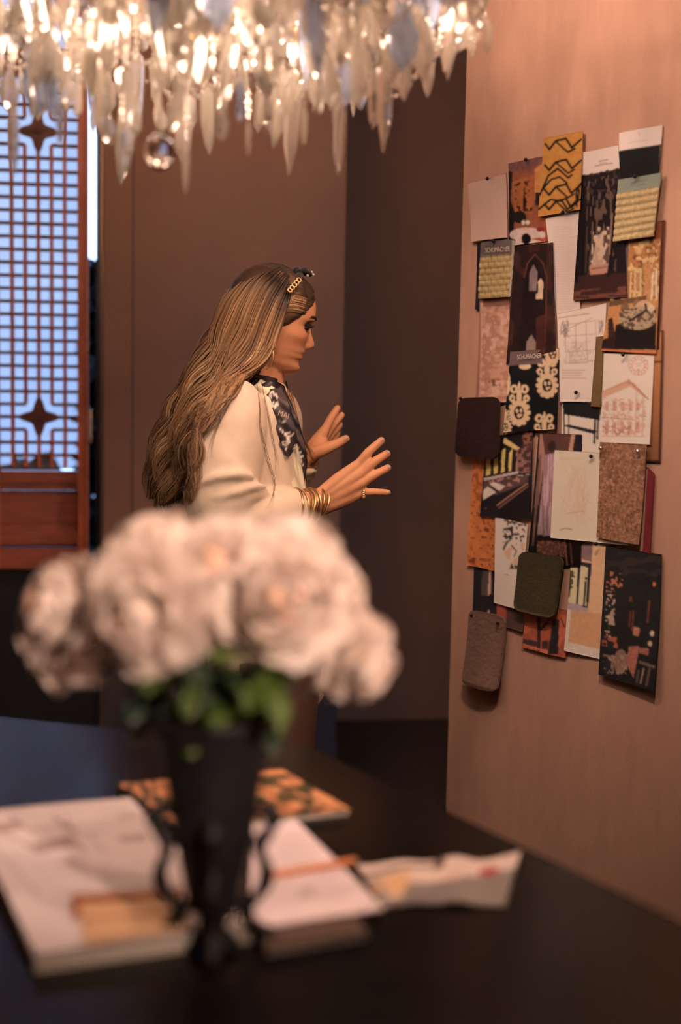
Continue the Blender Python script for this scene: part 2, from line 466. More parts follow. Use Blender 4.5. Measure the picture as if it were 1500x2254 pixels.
# ================================================================== TABLE
M_table = mat('black_stained_oak', (0.008, 0.0068, 0.0066), 0.22, var=0.35, vscale=5, bump=0.03, bscale=40, stretch=(1, 8, 1), spec=0.11)
tc = at_table(681, 1641)
tdx = -WD                                             # along the right edge, towards the camera
far = (at_table(0, 1577) - tc); far.z = 0; far.normalize()
perp = -Vector((WN.x, WN.y, 0)); perp = -perp          # into the room
tdy = far if far.length else perp
LX, LY = 2.0, 1.9
table = empty('work_table', tc + tdx * LX / 2 + tdy * LY / 2 - Z * TABLE_Z); tag(table, 'large dark table carrying the flower vase and open books', 'table')
c0, c1, c2, c3 = tc, tc + tdx * LX, tc + tdx * LX + tdy * LY, tc + tdy * LY
b = MB(); b.prism([c0, c1, c2, c3], -Z * 0.045)
top = part(b, 'tabletop', M_table, table)
bv = top.modifiers.new('bevel', 'BEVEL'); bv.width = 0.004; bv.segments = 2
for a_, b_ in ((.12, .12), (LX - .12, .12), (.12, LY - .12), (LX - .12, LY - .12)):
    q = tc + tdx * a_ + tdy * b_
    part(MB().box(Vector((q.x, q.y, (TABLE_Z - .045) / 2)), (.09, .09, TABLE_Z - .045), (tdx, Vector((-tdx.y, tdx.x, 0)), Z)), 'leg', M_table, table)
ins = [tc + tdx * a_ + tdy * b_ - Z * .046 for a_, b_ in ((.08, .08), (LX - .08, .08), (LX - .08, LY - .08), (.08, LY - .08))]
for i in range(4):
    p, q = ins[i], ins[(i + 1) % 4]; d = (q - p).normalized(); nn = Vector((-d.y, d.x, 0))
    part(MB().prism([p, q, q - Z * .09, p - Z * .09], nn * .025), 'apron', M_table, table)
# ================================================================== FLAT PRINT: shapes evaluated on a fine grid, stored as vertex colour
def _inpoly(x, y, pts):
    ins = np.zeros(x.shape, bool); n = len(pts)
    for i in range(n):
        x0, y0 = pts[i]; x1, y1 = pts[(i + 1) % n]
        if y0 == y1: continue
        c = ((y0 > y) != (y1 > y)) & (x < (x1 - x0) * (y - y0) / (y1 - y0) + x0)
        ins ^= c
    return ins
def _segd(x, y, pts):
    d = np.full(x.shape, 1e9)
    for (x0, y0), (x1, y1) in zip(pts[:-1], pts[1:]):
        dx, dy = x1 - x0, y1 - y0; L2 = dx * dx + dy * dy + 1e-9
        t = np.clip(((x - x0) * dx + (y - y0) * dy) / L2, 0, 1)
        d = np.minimum(d, np.hypot(x - x0 - t * dx, y - y0 - t * dy))
    return d
ILLUM = np.array((0.93, 0.60, 0.43))                  # the warm lamp light, divided out of colours noted from the photograph
def albedo(c, k=1.0):
    return np.clip(s2l(c) / (ILLUM * k), 0.004, 0.9)
def run_paint(base, ops, x, y, k=1.0):
    col = np.tile(albedo(base, k), (x.size, 1)).reshape(x.shape + (3,)); h = np.zeros(x.shape)
    for op in ops:
        t = op[0]
        if t == 'r': m = (x >= op[1]) & (x <= op[3]) & (y >= op[2]) & (y <= op[4]); col[m] = albedo(op[5], k)
        elif t == 'p': col[_inpoly(x, y, op[1])] = albedo(op[2], k)
        elif t == 'e': col[((x - op[1]) / op[3]) ** 2 + ((y - op[2]) / op[4]) ** 2 <= 1] = albedo(op[5], k)
        elif t == 'ring':
            q = np.sqrt(((x - op[1]) / op[3]) ** 2 + ((y - op[2]) / op[4]) ** 2); col[np.abs(q - 1) < op[6]] = albedo(op[5], k)
        elif t == 'l':
            a = np.clip(op[2] - _segd(x, y, op[1]) + 0.5, 0, 1)[..., None] * (op[4] if len(op) > 4 else 1.0)
            col = col * (1 - a) + albedo(op[3], k) * a
        elif t == 'pn':                               # blotches of a colour inside a polygon
            m = vnoise(x / op[4], y / op[5], op[6]) > op[3]
            if op[1]: m &= _inpoly(x, y, op[1])
            col[m] = albedo(op[2], k)
        elif t == 'n': col *= (1 + op[3] * (2 * vnoise(x / op[1], y / op[2], op[4] if len(op) > 4 else 1) - 1))[..., None]
        elif t == 'h': h += op[1](x, y)
        elif t == 'f': col *= op[1](x, y)[..., None]
    return col, h
M_print = mat('printed_paper', (1, 1, 1), 0.55, attr=True, spec=0.3)
M_gloss = mat('glossy_print', (1, 1, 1), 0.3, attr=True, spec=0.35)
M_cloth = mat('woven_cloth', (1, 1, 1), 0.9, attr=True, bump=0.6, bscale=900, spec=0.1)

def grid_sheet(name, P, cols, thick, down, material, parent=None):
    """P (rows, cols, 3) front surface; a rim and a back close the sheet, thick along -down"""
    r, c = P.shape[:2]; idx = np.arange(r * c).reshape(r, c)
    f = np.stack([idx[:-1, :-1], idx[1:, :-1], idx[1:, 1:], idx[:-1, 1:]], -1).reshape(-1, 4)
    loop = np.concatenate([idx[0, :], idx[1:, -1], idx[-1, -2::-1], idx[-2:0:-1, 0]])
    n = r * c; k = len(loop)
    faces = [tuple(q) for q in f.tolist()] + [tuple(q) for q in (f[:, ::-1] + n).tolist()]
    faces += [(int(loop[(i + 1) % k]), int(loop[i]), n + int(loop[i]), n + int(loop[(i + 1) % k])) for i in range(k)]
    v = np.vstack([P.reshape(-1, 3), P.reshape(-1, 3) - np.asarray(down) * thick]); o0 = v.mean(0)
    me = bpy.data.meshes.new(name); me.from_pydata((v - o0).tolist(), [], faces); me.update()
    set_col(me, np.vstack([cols.reshape(-1, 3)] * 2))
    sm = np.zeros(len(faces), bool); sm[:2 * len(f)] = True; me.polygons.foreach_set('use_smooth', sm.tolist())
    o = link(name, me, material, parent); o.location = Vector(o0) - (parent.location if parent else Vector())
    return o
def bilerp(q, u, v):
    q = [np.asarray(p, float) for p in q]; u = u[..., None]; v = v[..., None]
    return (q[0] * (1 - u) + q[1] * u) * (1 - v) + (q[3] * (1 - u) + q[2] * u) * v

# ================================================================== ON THE TABLE
M_pages = mat('page_edges', (0.72, 0.66, 0.60), 0.8, var=0.12, vscale=60, stretch=(1, 1, 30))
M_bookbrown = mat('brown_book_cloth', (0.09, 0.055, 0.042), 0.7, var=0.1)
def slab(name, px, h0, h1, material, root, bow=0.0):
    """block on the table between heights h0 and h1, its top outline given in the picture"""
    t = [at_table(x, y, h1) for x, y in px]
    return part(MB().prism(t, -Z * (h1 - h0)), name, material, root)
def table_sheet(name, px, h, base, ops, root, material=M_print, wave=None, thick=0.0008, k=1.0, res=4.0):
    W_ = max(abs(px[1][0] - px[0][0]), abs(px[2][0] - px[3][0])); H_ = max(abs(px[3][1] - px[0][1]), abs(px[2][1] - px[1][1]), 40)
    v, u = np.meshgrid(np.linspace(0, 1, int(H_ / res * 1.5) + 2), np.linspace(0, 1, int(W_ / res) + 2), indexing='ij')
    C = [at_table(x, y, h) for x, y in px]; P = bilerp(C, u, v); q = bilerp([(x, y) for x, y in px], u, v)
    cols, hh = run_paint(base, ops, q[..., 0], q[..., 1], k)
    P[..., 2] += hh
    if wave is not None: P[..., 2] += wave(u, v)
    return grid_sheet(name, P, cols, thick, (0, 0, 1), material, root)

PAGE = (214, 168, 148)
# left page block with drawings
A = [(-70, 1789), (287, 1756), (555, 2036), (78, 2102)]
bk = empty('open_book', at_table(250, 1950)); tag(bk, 'large open white book with floor plans under the black vase', 'book')
slab('page_block', A, 0.0, 0.018, M_pages, bk)
opsA = [('l', [(-20, 1830), (70, 1880)], 3, (150, 108, 92), .6), ('l', [(60, 1840), (160, 1835), (150, 1810)], 3, (150, 108, 92), .6), ('l', [(20, 1800), (100, 1870), (230, 1850)], 2.5, (160, 116, 98), .6),
        ('p', [(60, 1880), (150, 1862), (185, 1880), (90, 1900)], (160, 118, 102)), ('l', [(120, 1810), (175, 1850)], 5, (120, 84, 72), .6), ('l', [(150, 1855), (190, 1890)], 5, (130, 92, 78), .6),
        ('l', [(0, 1890), (90, 1985)], 3, (170, 124, 106), .7), ('p', [(-20, 1820), (40, 1815), (60, 1835), (0, 1850)], (168, 120, 104)),
        ('l', [(200, 1850), (240, 1900)], 3, (170, 128, 110), .7), ('p', [(265, 1860), (330, 1850), (340, 1868), (280, 1875)], (172, 128, 110)), ('l', [(270, 1810), (330, 1800)], 4, (180, 134, 116), .8),
        ('l', [(90, 1930), (200, 1915)], 2.5, (172, 128, 110), .6), ('l', [(100, 1950), (250, 1930)], 2.5, (172, 128, 110), .6), ('n', 40, 20, .04)]
table_sheet('page', A, 0.0195, PAGE, opsA, bk, wave=lambda u, v: 0.0015 * np.sin(u * 3.1))
# brown book with the right page lying on it
bb = empty('brown_book', at_table(700, 1960)); tag(bb, 'closed brown book lying under the sheet with the orange pencil', 'book')
BB = [(560, 1850), (640, 1838), (812, 2052), (585, 2088)]
slab('cover', BB, 0.0108, 0.013, M_bookbrown, bb); slab('page_block', [(563, 1853), (637, 1841), (808, 2052), (588, 2086)], 0.0022, 0.0108, M_pages, bb); slab('cover', BB, 0.0, 0.0022, M_bookbrown, bb)
B = [(556, 1817), (652, 1804), (846, 2000), (548, 2046)]
sh = table_sheet('loose_sheet', B, 0.0150, (222, 172, 154), [('l', [(600, 1850), (690, 1840)], 1.5, (190, 142, 124), .6), ('l', [(610, 1870), (720, 1862)], 1.5, (190, 142, 124), .6),
    ('p', [(650, 1965), (690, 1958), (700, 1980), (660, 1985)], (200, 152, 132)), ('l', [(590, 1900), (640, 1890)], 2, (196, 148, 130), .6), ('n', 30, 20, .03)], None, thick=0.0014)
tag(sh, 'white sheet beside the vase with an orange pencil across it', 'paper')
# pencil
M_pencil = mat('orange_pencil_lacquer', (0.62, 0.20, 0.05), 0.35); M_lead = mat('pencil_wood', (0.5, 0.33, 0.2), 0.6)
p0, p1 = at_table(592, 1926, .0195), at_table(790, 1893, .0195)
pen = empty('pencil', (p0 + p1) / 2); tag(pen, 'orange pencil lying across the white sheet', 'pencil')
part(MB().tube([p0, p0 * .06 + p1 * .94], 0.0042, 6), 'shaft', M_pencil, pen); part(MB().tube([p0 * .06 + p1 * .94, p1], [0.0042, 0.0006], 8), 'tip', M_lead, pen)
# tan folder on the left page
M_tan = mat('tan_card', (0.66, 0.42, 0.25), 0.7, var=0.04); M_rust = mat('rust_band', (0.40, 0.15, 0.06), 0.6)
fo = empty('tan_folder', at_table(270, 2030, .02)); tag(fo, 'tan card folder with a rust band lying on the open book', 'folder')
FO = [(176, 1985), (405, 1970), (420, 2040), (185, 2078)]
slab('folder_card', FO, 0.0215, 0.024, M_tan, fo)
slab('rust_band', [(160, 1968), (402, 1956), (404, 1972), (164, 1984)], 0.0215, 0.0265, M_rust, fo)
slab('rust_band', [(158, 1972), (174, 1970), (178, 2010), (160, 2014)], 0.0215, 0.026, M_rust, fo)
slab('crease', [(180, 2020), (412, 2002), (413, 2007), (181, 2025)], 0.024, 0.0246, M_rust, fo)
# patterned book behind the vase
PB = [(256, 1724), (622, 1693), (774, 1782), (395, 1822)]
pb = empty('patterned_book', at_table(500, 1757)); tag(pb, 'book with a mottled orange and olive cover behind the vase', 'book')
slab('page_block', [(259, 1727), (620, 1696), (768, 1781), (397, 1819)], 0.0012, 0.0095, M_pages, pb)
table_sheet('cover', PB, 0.011, (62, 46, 24), [('pn', None, (150, 82, 48), .53, 26, 9, 3), ('pn', None, (186, 108, 66), .66, 17, 7, 8), ('p', [(250, 1715), (330, 1714), (340, 1770), (300, 1765)], (176, 98, 58)),
    ('p', [(540, 1690), (625, 1690), (640, 1704), (540, 1712)], (190, 108, 62)), ('p', [(690, 1745), (730, 1752), (776, 1782), (715, 1775)], (184, 108, 64)), ('pn', [(250, 1715), (340, 1712), (350, 1790), (290, 1790)], (70, 46, 28), .55, 12, 10, 2), ('n', 14, 8, .2)], pb, k=.8)
table_sheet('cover', PB, 0.0012, (62, 46, 24), [], pb, res=40)
# curling printed leaflet
LF = [(786, 1906), (1146, 1903), (1112, 1996), (842, 1996)]
wv = lambda u, v: 0.012 * np.sin(np.pi * np.clip(u * 1.0, 0, 1)) ** 2 * (1 - .5 * v) * (0.4 + 0.6 * np.sin(u * 7.5) ** 2) + 0.016 * np.clip(u - .72, 0, 1) / .28 * (1 - v) + .001
lf = table_sheet('leaflet', LF, 0.0008, (216, 166, 140), [
    ('p', [(795, 1925), (950, 1912), (948, 1918), (800, 1936)], (120, 84, 66)), ('p', [(830, 1938), (905, 1930), (895, 1975), (870, 1980)], (214, 146, 96)),
    ('p', [(800, 1940), (832, 1938), (866, 1985), (830, 2000)], (150, 116, 98)), ('p', [(900, 1955), (1150, 1930), (1120, 2010), (870, 2010)], (132, 104, 88)), ('p', [(860, 1985), (960, 1978), (960, 2004), (850, 2004)], (120, 94, 84)),
    ('e', 966, 1918, 14, 16, (96, 66, 54)), ('p', [(905, 1940), (990, 1920), (1006, 1952), (930, 1952)], (220, 168, 138)), ('e', 1075, 1932, 24, 9, (168, 64, 60)), ('e', 1000, 1945, 18, 9, (206, 154, 128)),
    ('e', 830, 1958, 18, 12, (186, 128, 92)), ('n', 20, 10, .08)], None, M_gloss, wave=wv, thick=0.0005, res=3)
tag(lf, 'curling printed leaflet with colour pictures at the table edge', 'leaflet')

# ================================================================== BLACK VASE
M_vase = mat('black_bronze', (0.010, 0.010, 0.012), 0.55, var=0.3, vscale=40, spec=0.35)
vb = at_table(468, 2086)
vase = empty('vase', vb); tag(vase, 'tall black trumpet vase on scrolled feet holding the white flowers', 'vase')
prof = [(0.0, 0.040), (0.020, 0.040), (0.030, 0.046), (0.026, 0.055), (0.029, 0.068), (0.035, 0.095), (0.040, 0.125), (0.045, 0.155), (0.050, 0.185), (0.057, 0.215), (0.067, 0.240), (0.071, 0.247),
        (0.067, 0.2475), (0.061, 0.240), (0.050, 0.215), (0.041, 0.185), (0.035, 0.155), (0.032, 0.125), (0.029, 0.095), (0.024, 0.068), (0.0, 0.065)]
MB().lathe(prof, 40).build('vase_body', M_vase, vase, True)
MB().lathe([(0, 0.0405), (0.016, 0.0405), (0.013, 0.022), (0.022, 0.012), (0.028, 0.006), (0.026, 0.0), (0, 0)], 28).build('vase_foot', M_vase, vase, True)
for q in range(4):
    a = math.radians(4 + 90 * q); ca, sa = math.cos(a), math.sin(a)
    pr = [(0.040, 0.142), (0.052, 0.146), (0.060, 0.136), (0.056, 0.122), (0.047, 0.112), (0.048, 0.098), (0.054, 0.082), (0.052, 0.066), (0.042, 0.052), (0.034, 0.042), (0.037, 0.030), (0.049, 0.020), (0.060, 0.011), (0.064, 0.0045)]
    sp_ = spline(pr, 40)
    MB().tube([(r * ca, r * sa, z) for r, z in sp_], [0.0055 + 0.003 * math.sin(i * .4) ** 2 for i in range(40)], 8).ell((0.060 * ca, 0.060 * sa, 0.137), (0.0105, 0.0105, 0.0105)).build('scroll_foot', M_vase, vase, True)

# ================================================================== FLOWERS
M_petal = mat('white_petal', (0.88, 0.80, 0.76), 0.6, var=0.06, vscale=30, sss=0.0)
_n = M_petal.node_tree.nodes; _l = M_petal.node_tree.links
_t = _n.new('ShaderNodeBsdfTranslucent'); _t.inputs['Color'].default_value = (.9, .78, .72, 1); _m = _n.new('ShaderNodeMixShader'); _m.inputs[0].default_value = .5
_l.new(_n['Principled BSDF'].outputs[0], _m.inputs[1]); _l.new(_t.outputs[0], _m.inputs[2]); _l.new(_m.outputs[0], _n['Material Output'].inputs['Surface'])
M_blush = mat('blush_petal', (0.78, 0.50, 0.38), 0.6, var=0.1, vscale=30)
M_heart = mat('yellow_flower_heart', (0.62, 0.40, 0.14), 0.7, var=0.2, vscale=60)
M_leaf = mat('leaf_green', (0.045, 0.085, 0.014), 0.4, var=0.35, vscale=25); M_leafd = mat('dark_leaf_green', (0.012, 0.030, 0.016), 0.45, var=0.3, vscale=25); M_stem = mat('stem_green', (0.05, 0.09, 0.03), 0.6)
def petal_mesh(name, L_, W_, cup, curl, seed):
    """petal rooted at the origin, growing along +Z, facing +Y"""
    rr = random.Random(seed); nu, nv = 6, 8; vs = []; fs = []
    for i in range(nv + 1):
        t = i / nv; w = W_ * (0.18 + 0.82 * math.sin(min(1, t * 1.12) ** .85 * math.pi * .5)) * (1 if t < .82 else math.sqrt(max(0.05, 1 - ((t - .82) / .2) ** 2)))
        for j in range(nu + 1):
            s = j / nu * 2 - 1
            z = L_ * t * (1 - 0.10 * abs(s) ** 2 * t) - (0.06 * L_ * math.exp(-(s / .18) ** 2) if t == 1 else 0)
            y = -curl * L_ * t ** 2.2 + cup * W_ * s * s * (.4 + .6 * t) + 0.05 * L_ * math.sin(s * 5 + rr.random()) * t
            vs.append((s * w, y, z))
    for i in range(nv):
        for j in range(nu):
            a = i * (nu + 1) + j; fs.append((a, a + 1, a + nu + 2, a + nu + 1))
    me = bpy.data.meshes.new(name); me.from_pydata(vs, [], fs); me.update()
    me.polygons.foreach_set('use_smooth', [True] * len(fs)); return me
PET = [petal_mesh('petal_outer', .064, .027, .26, .08, 1), petal_mesh('petal_mid', .052, .024, .38, -.12, 2), petal_mesh('petal_inner', .036, .017, .5, -.3, 3)]
for p_ in PET: p_.materials.append(M_petal)
PETB = PET[2].copy(); PETB.materials.clear(); PETB.materials.append(M_blush)
LEAF = petal_mesh('leaf_blade', .085, .016, .25, .25, 5); LEAF.materials.append(M_leaf); LEAFD = LEAF.copy(); LEAFD.materials.clear(); LEAFD.materials.append(M_leafd)
mouth = vb + Z * 0.235
flowers = [  # px, py, depth, radius scale, axis towards (x, y, z), label
    (128, 1350, 1.40, 1.12, (-.75, -.55, .35), 'ragged white peony at the far side of the bouquet nearest the lattice screen'),
    (350, 1214, 1.42, 1.10, (-.25, -.35, .90), 'white peony at the top of the bouquet in front of the dangling hair'),
    (310, 1352, 1.32, 1.08, (-.35, -.90, -.10), 'white peony facing forward, low between the ragged one and the leaves'),
    (470, 1262, 1.36, 1.05, (-.05, -.85, .50), 'white peony in the middle of the bouquet above the vase'),
    (500, 1200, 1.50, .95, (.05, .25, .95), 'white peony at the back of the bouquet below the cream sleeve'),
    (645, 1212, 1.44, 1.10, (.30, -.25, .90), 'white peony below the gold bangles'),
    (632, 1318, 1.32, 1.12, (.15, -.95, .05), 'large round white peony facing forward over the green leaves'),
    (725, 1320, 1.42, 1.00, (.75, -.45, .35), 'white peony at the side of the bouquet nearest the pinned papers'),
    (808, 1466, 1.38, .76, (.70, -.50, -.45), 'small white peony drooping below the others towards the pinned papers')]
for fi, (px, py, dep, sc_, axd, lab) in enumerate(flowers):
    c = at_y(px, py, dep); axis = Vector(axd).normalized(); rr = random.Random(100 + fi)
    base = c - axis * 0.03 * sc_
    f = empty('peony', base); tag(f, lab, 'flower', 'white peonies in the black vase')
    q0 = axis.to_track_quat('Z', 'Y'); sc_ *= 1.08
    def addp(me, name, tilt, az, lift, s):
        o = bpy.data.objects.new(name, me); COL.objects.link(o); o.parent = f
        R_ = q0.to_matrix() @ Matrix.Rotation(az, 3, 'Z') @ Matrix.Rotation(tilt, 3, 'X')
        o.matrix_basis = Matrix.Translation(axis * lift) @ R_.to_4x4() @ Matrix.Scale(s, 4)
    for ring, (n, tilt, lift, me, s) in enumerate([(9, 1.62, .004, PET[0], 1.0), (9, 1.25, .006, PET[0], .98), (9, .95, .009, PET[1], 1.0), (8, .65, .011, PET[1], .92), (7, .38, .012, PET[2], 1.05), (5, .15, .012, PET[2], .9)]):
        for k in range(n):
            mesh = PETB if (me is PET[2] and rr.random() < .3) else me
            addp(mesh, 'petal', tilt + rr.uniform(-.16, .16), 2 * math.pi * k / n + ring * .35 + rr.uniform(-.2, .2), lift * sc_, s * sc_ * rr.uniform(.88, 1.08))
    hb_ = MB().ell((0, 0, 0), (.010, .010, .012), 10, 6); ho = hb_.build('flower_heart', M_heart, f, True); ho.location = axis * .022 * sc_
    side = Vector((base.x - mouth.x, base.y - mouth.y, 0)); mp = mouth + side.normalized() * min(.045, side.length * .4)
    down = mp - Z * 0.10 - side.normalized() * 0.02
    mid = (base * .5 + mp * .5) - axis * 0.03
    pts = spline([tuple(down), tuple(mp), tuple(mid), tuple(base)], 16)
    part(MB().tube(pts, 0.0032, 7), 'stem', M_stem, f, True)
    for k in range(3 if fi in (2, 3, 6, 7) else 1):
        t = rr.uniform(.45, .8); pt = Vector(pts[int(t * 15)])
        o = bpy.data.objects.new('leaf', LEAF if rr.random() < .6 else LEAFD); COL.objects.link(o); o.parent = f
        d = Vector((rr.uniform(-1, 1) + .5 * side.normalized().x, rr.uniform(-1.2, .2), rr.uniform(-.5, .25))).normalized()
        o.matrix_basis = Matrix.Translation(pt - base) @ d.to_track_quat('Z', 'Y').to_matrix().to_4x4() @ Matrix.Scale(rr.uniform(.75, 1.0), 4)
# three leafy sprigs filling the mouth of the vase
for si, (px, py, dz, lab) in enumerate(((430, 1462, 1.33, 'sprig of green leaves under the middle of the bouquet'), (625, 1462, 1.33, 'sprig of bright green leaves hanging over the vase rim towards the pinned papers'), (300, 1480, 1.38, 'sprig of dark leaves over the vase rim towards the lattice screen'))):
    rr = random.Random(300 + si); c = at_y(px, py, dz); g = empty('leaf_sprig', mouth); tag(g, lab, 'leaves', 'leaf sprigs in the vase')
    pts = spline([tuple(mouth - Z * .08), tuple(mouth), tuple((mouth + c) / 2 + Z * .015), tuple(c)], 12)
    part(MB().tube(pts, .0026, 6), 'stem', M_stem, g, True)
    for k in range(13):
        pt = Vector(pts[4 + k * 7 // 12]); o = bpy.data.objects.new('leaf', LEAFD if (si == 2 or rr.random() < .2) else LEAF); COL.objects.link(o); o.parent = g
        d = Vector((rr.uniform(-1, 1), rr.uniform(-1, .1), rr.uniform(-.45, .55))).normalized()
        o.matrix_basis = Matrix.Translation(pt - mouth) @ d.to_track_quat('Z', 'Y').to_matrix().to_4x4() @ Matrix.Scale(rr.uniform(.55, .85), 4)
# ================================================================== PAPERS AND SAMPLES PINNED TO THE WALL
def text_mesh(name, body, width, material, parent, origin, xd, yd, nd, depth=0.0004):
    """lettering as a mesh, fitted to a width, lower left corner at origin"""
    cu = bpy.data.curves.new('lettering', 'FONT'); cu.body = body; cu.size = 1.0; cu.extrude = 0.0
    cu.resolution_u = 3
    o = bpy.data.objects.new('tmp_text', cu); COL.objects.link(o)
    me = eval_mesh(o, name); bpy.data.objects.remove(o)
    v = np.empty(len(me.vertices) * 3); me.vertices.foreach_get('co', v); v = v.reshape(-1, 3)
    x0, x1 = v[:, 0].min(), v[:, 0].max(); s = width / (x1 - x0)
    P = np.asarray(origin)[None] + ((v[:, :1] - x0) * s) * np.asarray(xd)[None] + (v[:, 1:2] * s * 1.15) * np.asarray(yd)[None] + np.asarray(nd)[None] * depth
    P -= np.asarray(parent.matrix_basis.translation)[None]
    me.vertices.foreach_set('co', P.ravel()); me.update(); me.materials.clear()
    return link(name, me, material, parent)
LAY = 0.0026
def lightfall(y):                                    # the lamp light fades towards the foot of the wall
    return float(np.interp(y, [250, 650, 1000, 1500], [1.0, 0.98, 0.78, 0.45]))
def pinned(name, label, cat, px, layer, base, ops=(), material=M_print, curl=0.004, round_=0.0, thick=0.0006, res=1.5, k=None, group=None, bow=0.0, seedw=0):
    W_ = max(abs(px[1][0] - px[0][0]), abs(px[2][0] - px[3][0])); H_ = max(abs(px[3][1] - px[0][1]), abs(px[2][1] - px[1][1]))
    nv, nu = max(6, int(H_ / res)), max(6, int(W_ / res))
    v, u = np.meshgrid(np.linspace(0, 1, nv), np.linspace(0, 1, nu), indexing='ij')
    if round_:                                       # round the corners by pulling the rows in
        e = np.minimum(v, 1 - v) * H_; r = round_
        inset = np.where(e < r, r - np.sqrt(np.maximum(0, r * r - (r - e) ** 2)), 0) / W_
        u = inset + u * (1 - 2 * inset)
    C = [at_wall(x, y) for x, y in px]; P = bilerp(C, u, v); q = bilerp(px, u, v); x, y = q[..., 0], q[..., 1]
    ym = (px[0][1] + px[2][1]) / 2
    cols, hh = run_paint(base, ops, x, y, k if k is not None else lightfall(ym))
    for _ in range(2): cols[1:-1, 1:-1] = .4 * cols[1:-1, 1:-1] + .15 * (cols[:-2, 1:-1] + cols[2:, 1:-1] + cols[1:-1, :-2] + cols[1:-1, 2:])
    off = 0.0012 + layer * LAY + thick + hh + curl * (v ** 2) * (0.6 + 0.4 * np.sin(2.2 * u + seedw)) + bow * np.sin(np.pi * u) + 0.0012 * np.sin(3 * v + 5 * u + seedw * 2) * (curl > 0)
    P = P + off[..., None] * np.asarray(WN)
    o = grid_sheet(name, P, cols, thick, WN, material)
    return tag(o, label, cat, group)
K = (22, 19, 19); WHT = (226, 182, 160)
def lines(x0, y0, x1, y1, n, c, w=.6, a=.6, jit=0):
    r = random.Random(int(x0 * 7 + y0)); out = []
    for i in range(n):
        y = y0 + (y1 - y0) * i / max(1, n - 1); xe = x1 - r.random() * jit
        out.append(('l', [(x0, y), (xe, y - 0.12 * (xe - x0) * 0)], w, c, a))
    return out
def scribble(x0, y0, x1, y1, n, c, w=.6, a=.6, seed=1):
    r = random.Random(seed); return [('l', [(r.uniform(x0, x1), r.uniform(y0, y1)) for _ in range(r.randint(2, 4))], w, c, a) for _ in range(n)]

# --- behind
pinned('tracing_paper', 'blank tan tracing paper at the wall edge, curling under the woven sample', 'paper', [(1031, 405), (1117, 381), (1124, 523), (1047, 533)], 0, (208, 152, 128),
       [('l', [(1032, 405), (1040, 460), (1038, 520)], .8, (170, 118, 96), .6), ('n', 30, 40, .04)], curl=.012, seedw=1)
pinned('photo_print', 'picture of an orange dining room with a white round table', 'picture', [(1122, 360), (1213, 342), (1209, 531), (1127, 542)], 1, (150, 78, 52), [
    ('p', [(1120, 355), (1215, 340), (1215, 362), (1180, 372), (1120, 378)], (128, 76, 66)), ('p', [(1183, 372), (1215, 350), (1215, 430), (1183, 440)], (206, 124, 70)),
    ('p', [(1120, 375), (1132, 380), (1128, 440), (1140, 470), (1135, 545), (1118, 545)], (30, 20, 20)), ('p', [(1130, 400), (1180, 385), (1180, 470), (1140, 470)], (172, 92, 50)),
    ('pn', [(1135, 405), (1178, 395), (1178, 465), (1140, 465)], (58, 32, 24), .66, 5, 6, 4), ('r', 1158, 435, 1165, 455, (28, 18, 18)), ('r', 1184, 424, 1203, 452, (34, 24, 22)),
    ('e', 1150, 478, 15, 14, (36, 24, 22)), ('r', 1176, 480, 1212, 520, (158, 78, 52)), ('e', 1167, 517, 38, 16, (212, 166, 146)), ('p', [(1140, 530), (1212, 522), (1212, 545), (1140, 545)], (172, 70, 46)), ('e', 1168, 536, 30, 9, (214, 170, 150)),
    ('e', 1165, 526, 10, 12, (24, 18, 18)), ('e', 1159, 490, 4, 5, (222, 190, 160)), ('e', 1168, 490, 4, 5, (222, 190, 160)), ('e', 1195, 505, 9, 5, (140, 40, 34)), ('n', 4, 5, .15)], M_gloss, seedw=2)
w = [('pn', None, (196, 120, 58), .5, 3, 3, 1)]
for yy in (0, 46, 100, 132):
    w += [('l', [(1212, 318 + yy), (1222, 330 + yy), (1236, 312 + yy), (1258, 306 + yy), (1270, 326 + yy), (1290, 308 + yy)], 2.3, K), ('l', [(1238, 314 + yy), (1262, 336 + yy), (1276, 328 + yy)], 2.0, K)]
w += [('l', [(1202, 430), (1220, 388), (1240, 372), (1262, 392), (1270, 386)], 2.2, K), ('l', [(1206, 420), (1226, 396), (1244, 390), (1260, 404)], 2.0, K), ('l', [(1200, 462), (1225, 440), (1250, 444), (1262, 462), (1285, 440), (1288, 420)], 2.2, K), ('l', [(1283, 455), (1281, 425), (1290, 405)], 2.2, K)]
pinned('fabric_sample', 'orange fabric sample with black wavy tiger stripes', 'fabric', [(1208, 306), (1293, 290), (1290, 462), (1199, 478)], 4, (202, 130, 64), w, M_cloth, curl=.006, thick=.0016, seedw=3)
pinned('text_page', 'long white page of faint print below the tiger striped sample', 'paper', [(1206, 482), (1284, 463), (1282, 690), (1230, 698)], 1, WHT, lines(1222, 500, 1275, 680, 34, (176, 132, 110), .5, .5, 18), curl=.003, seedw=4)
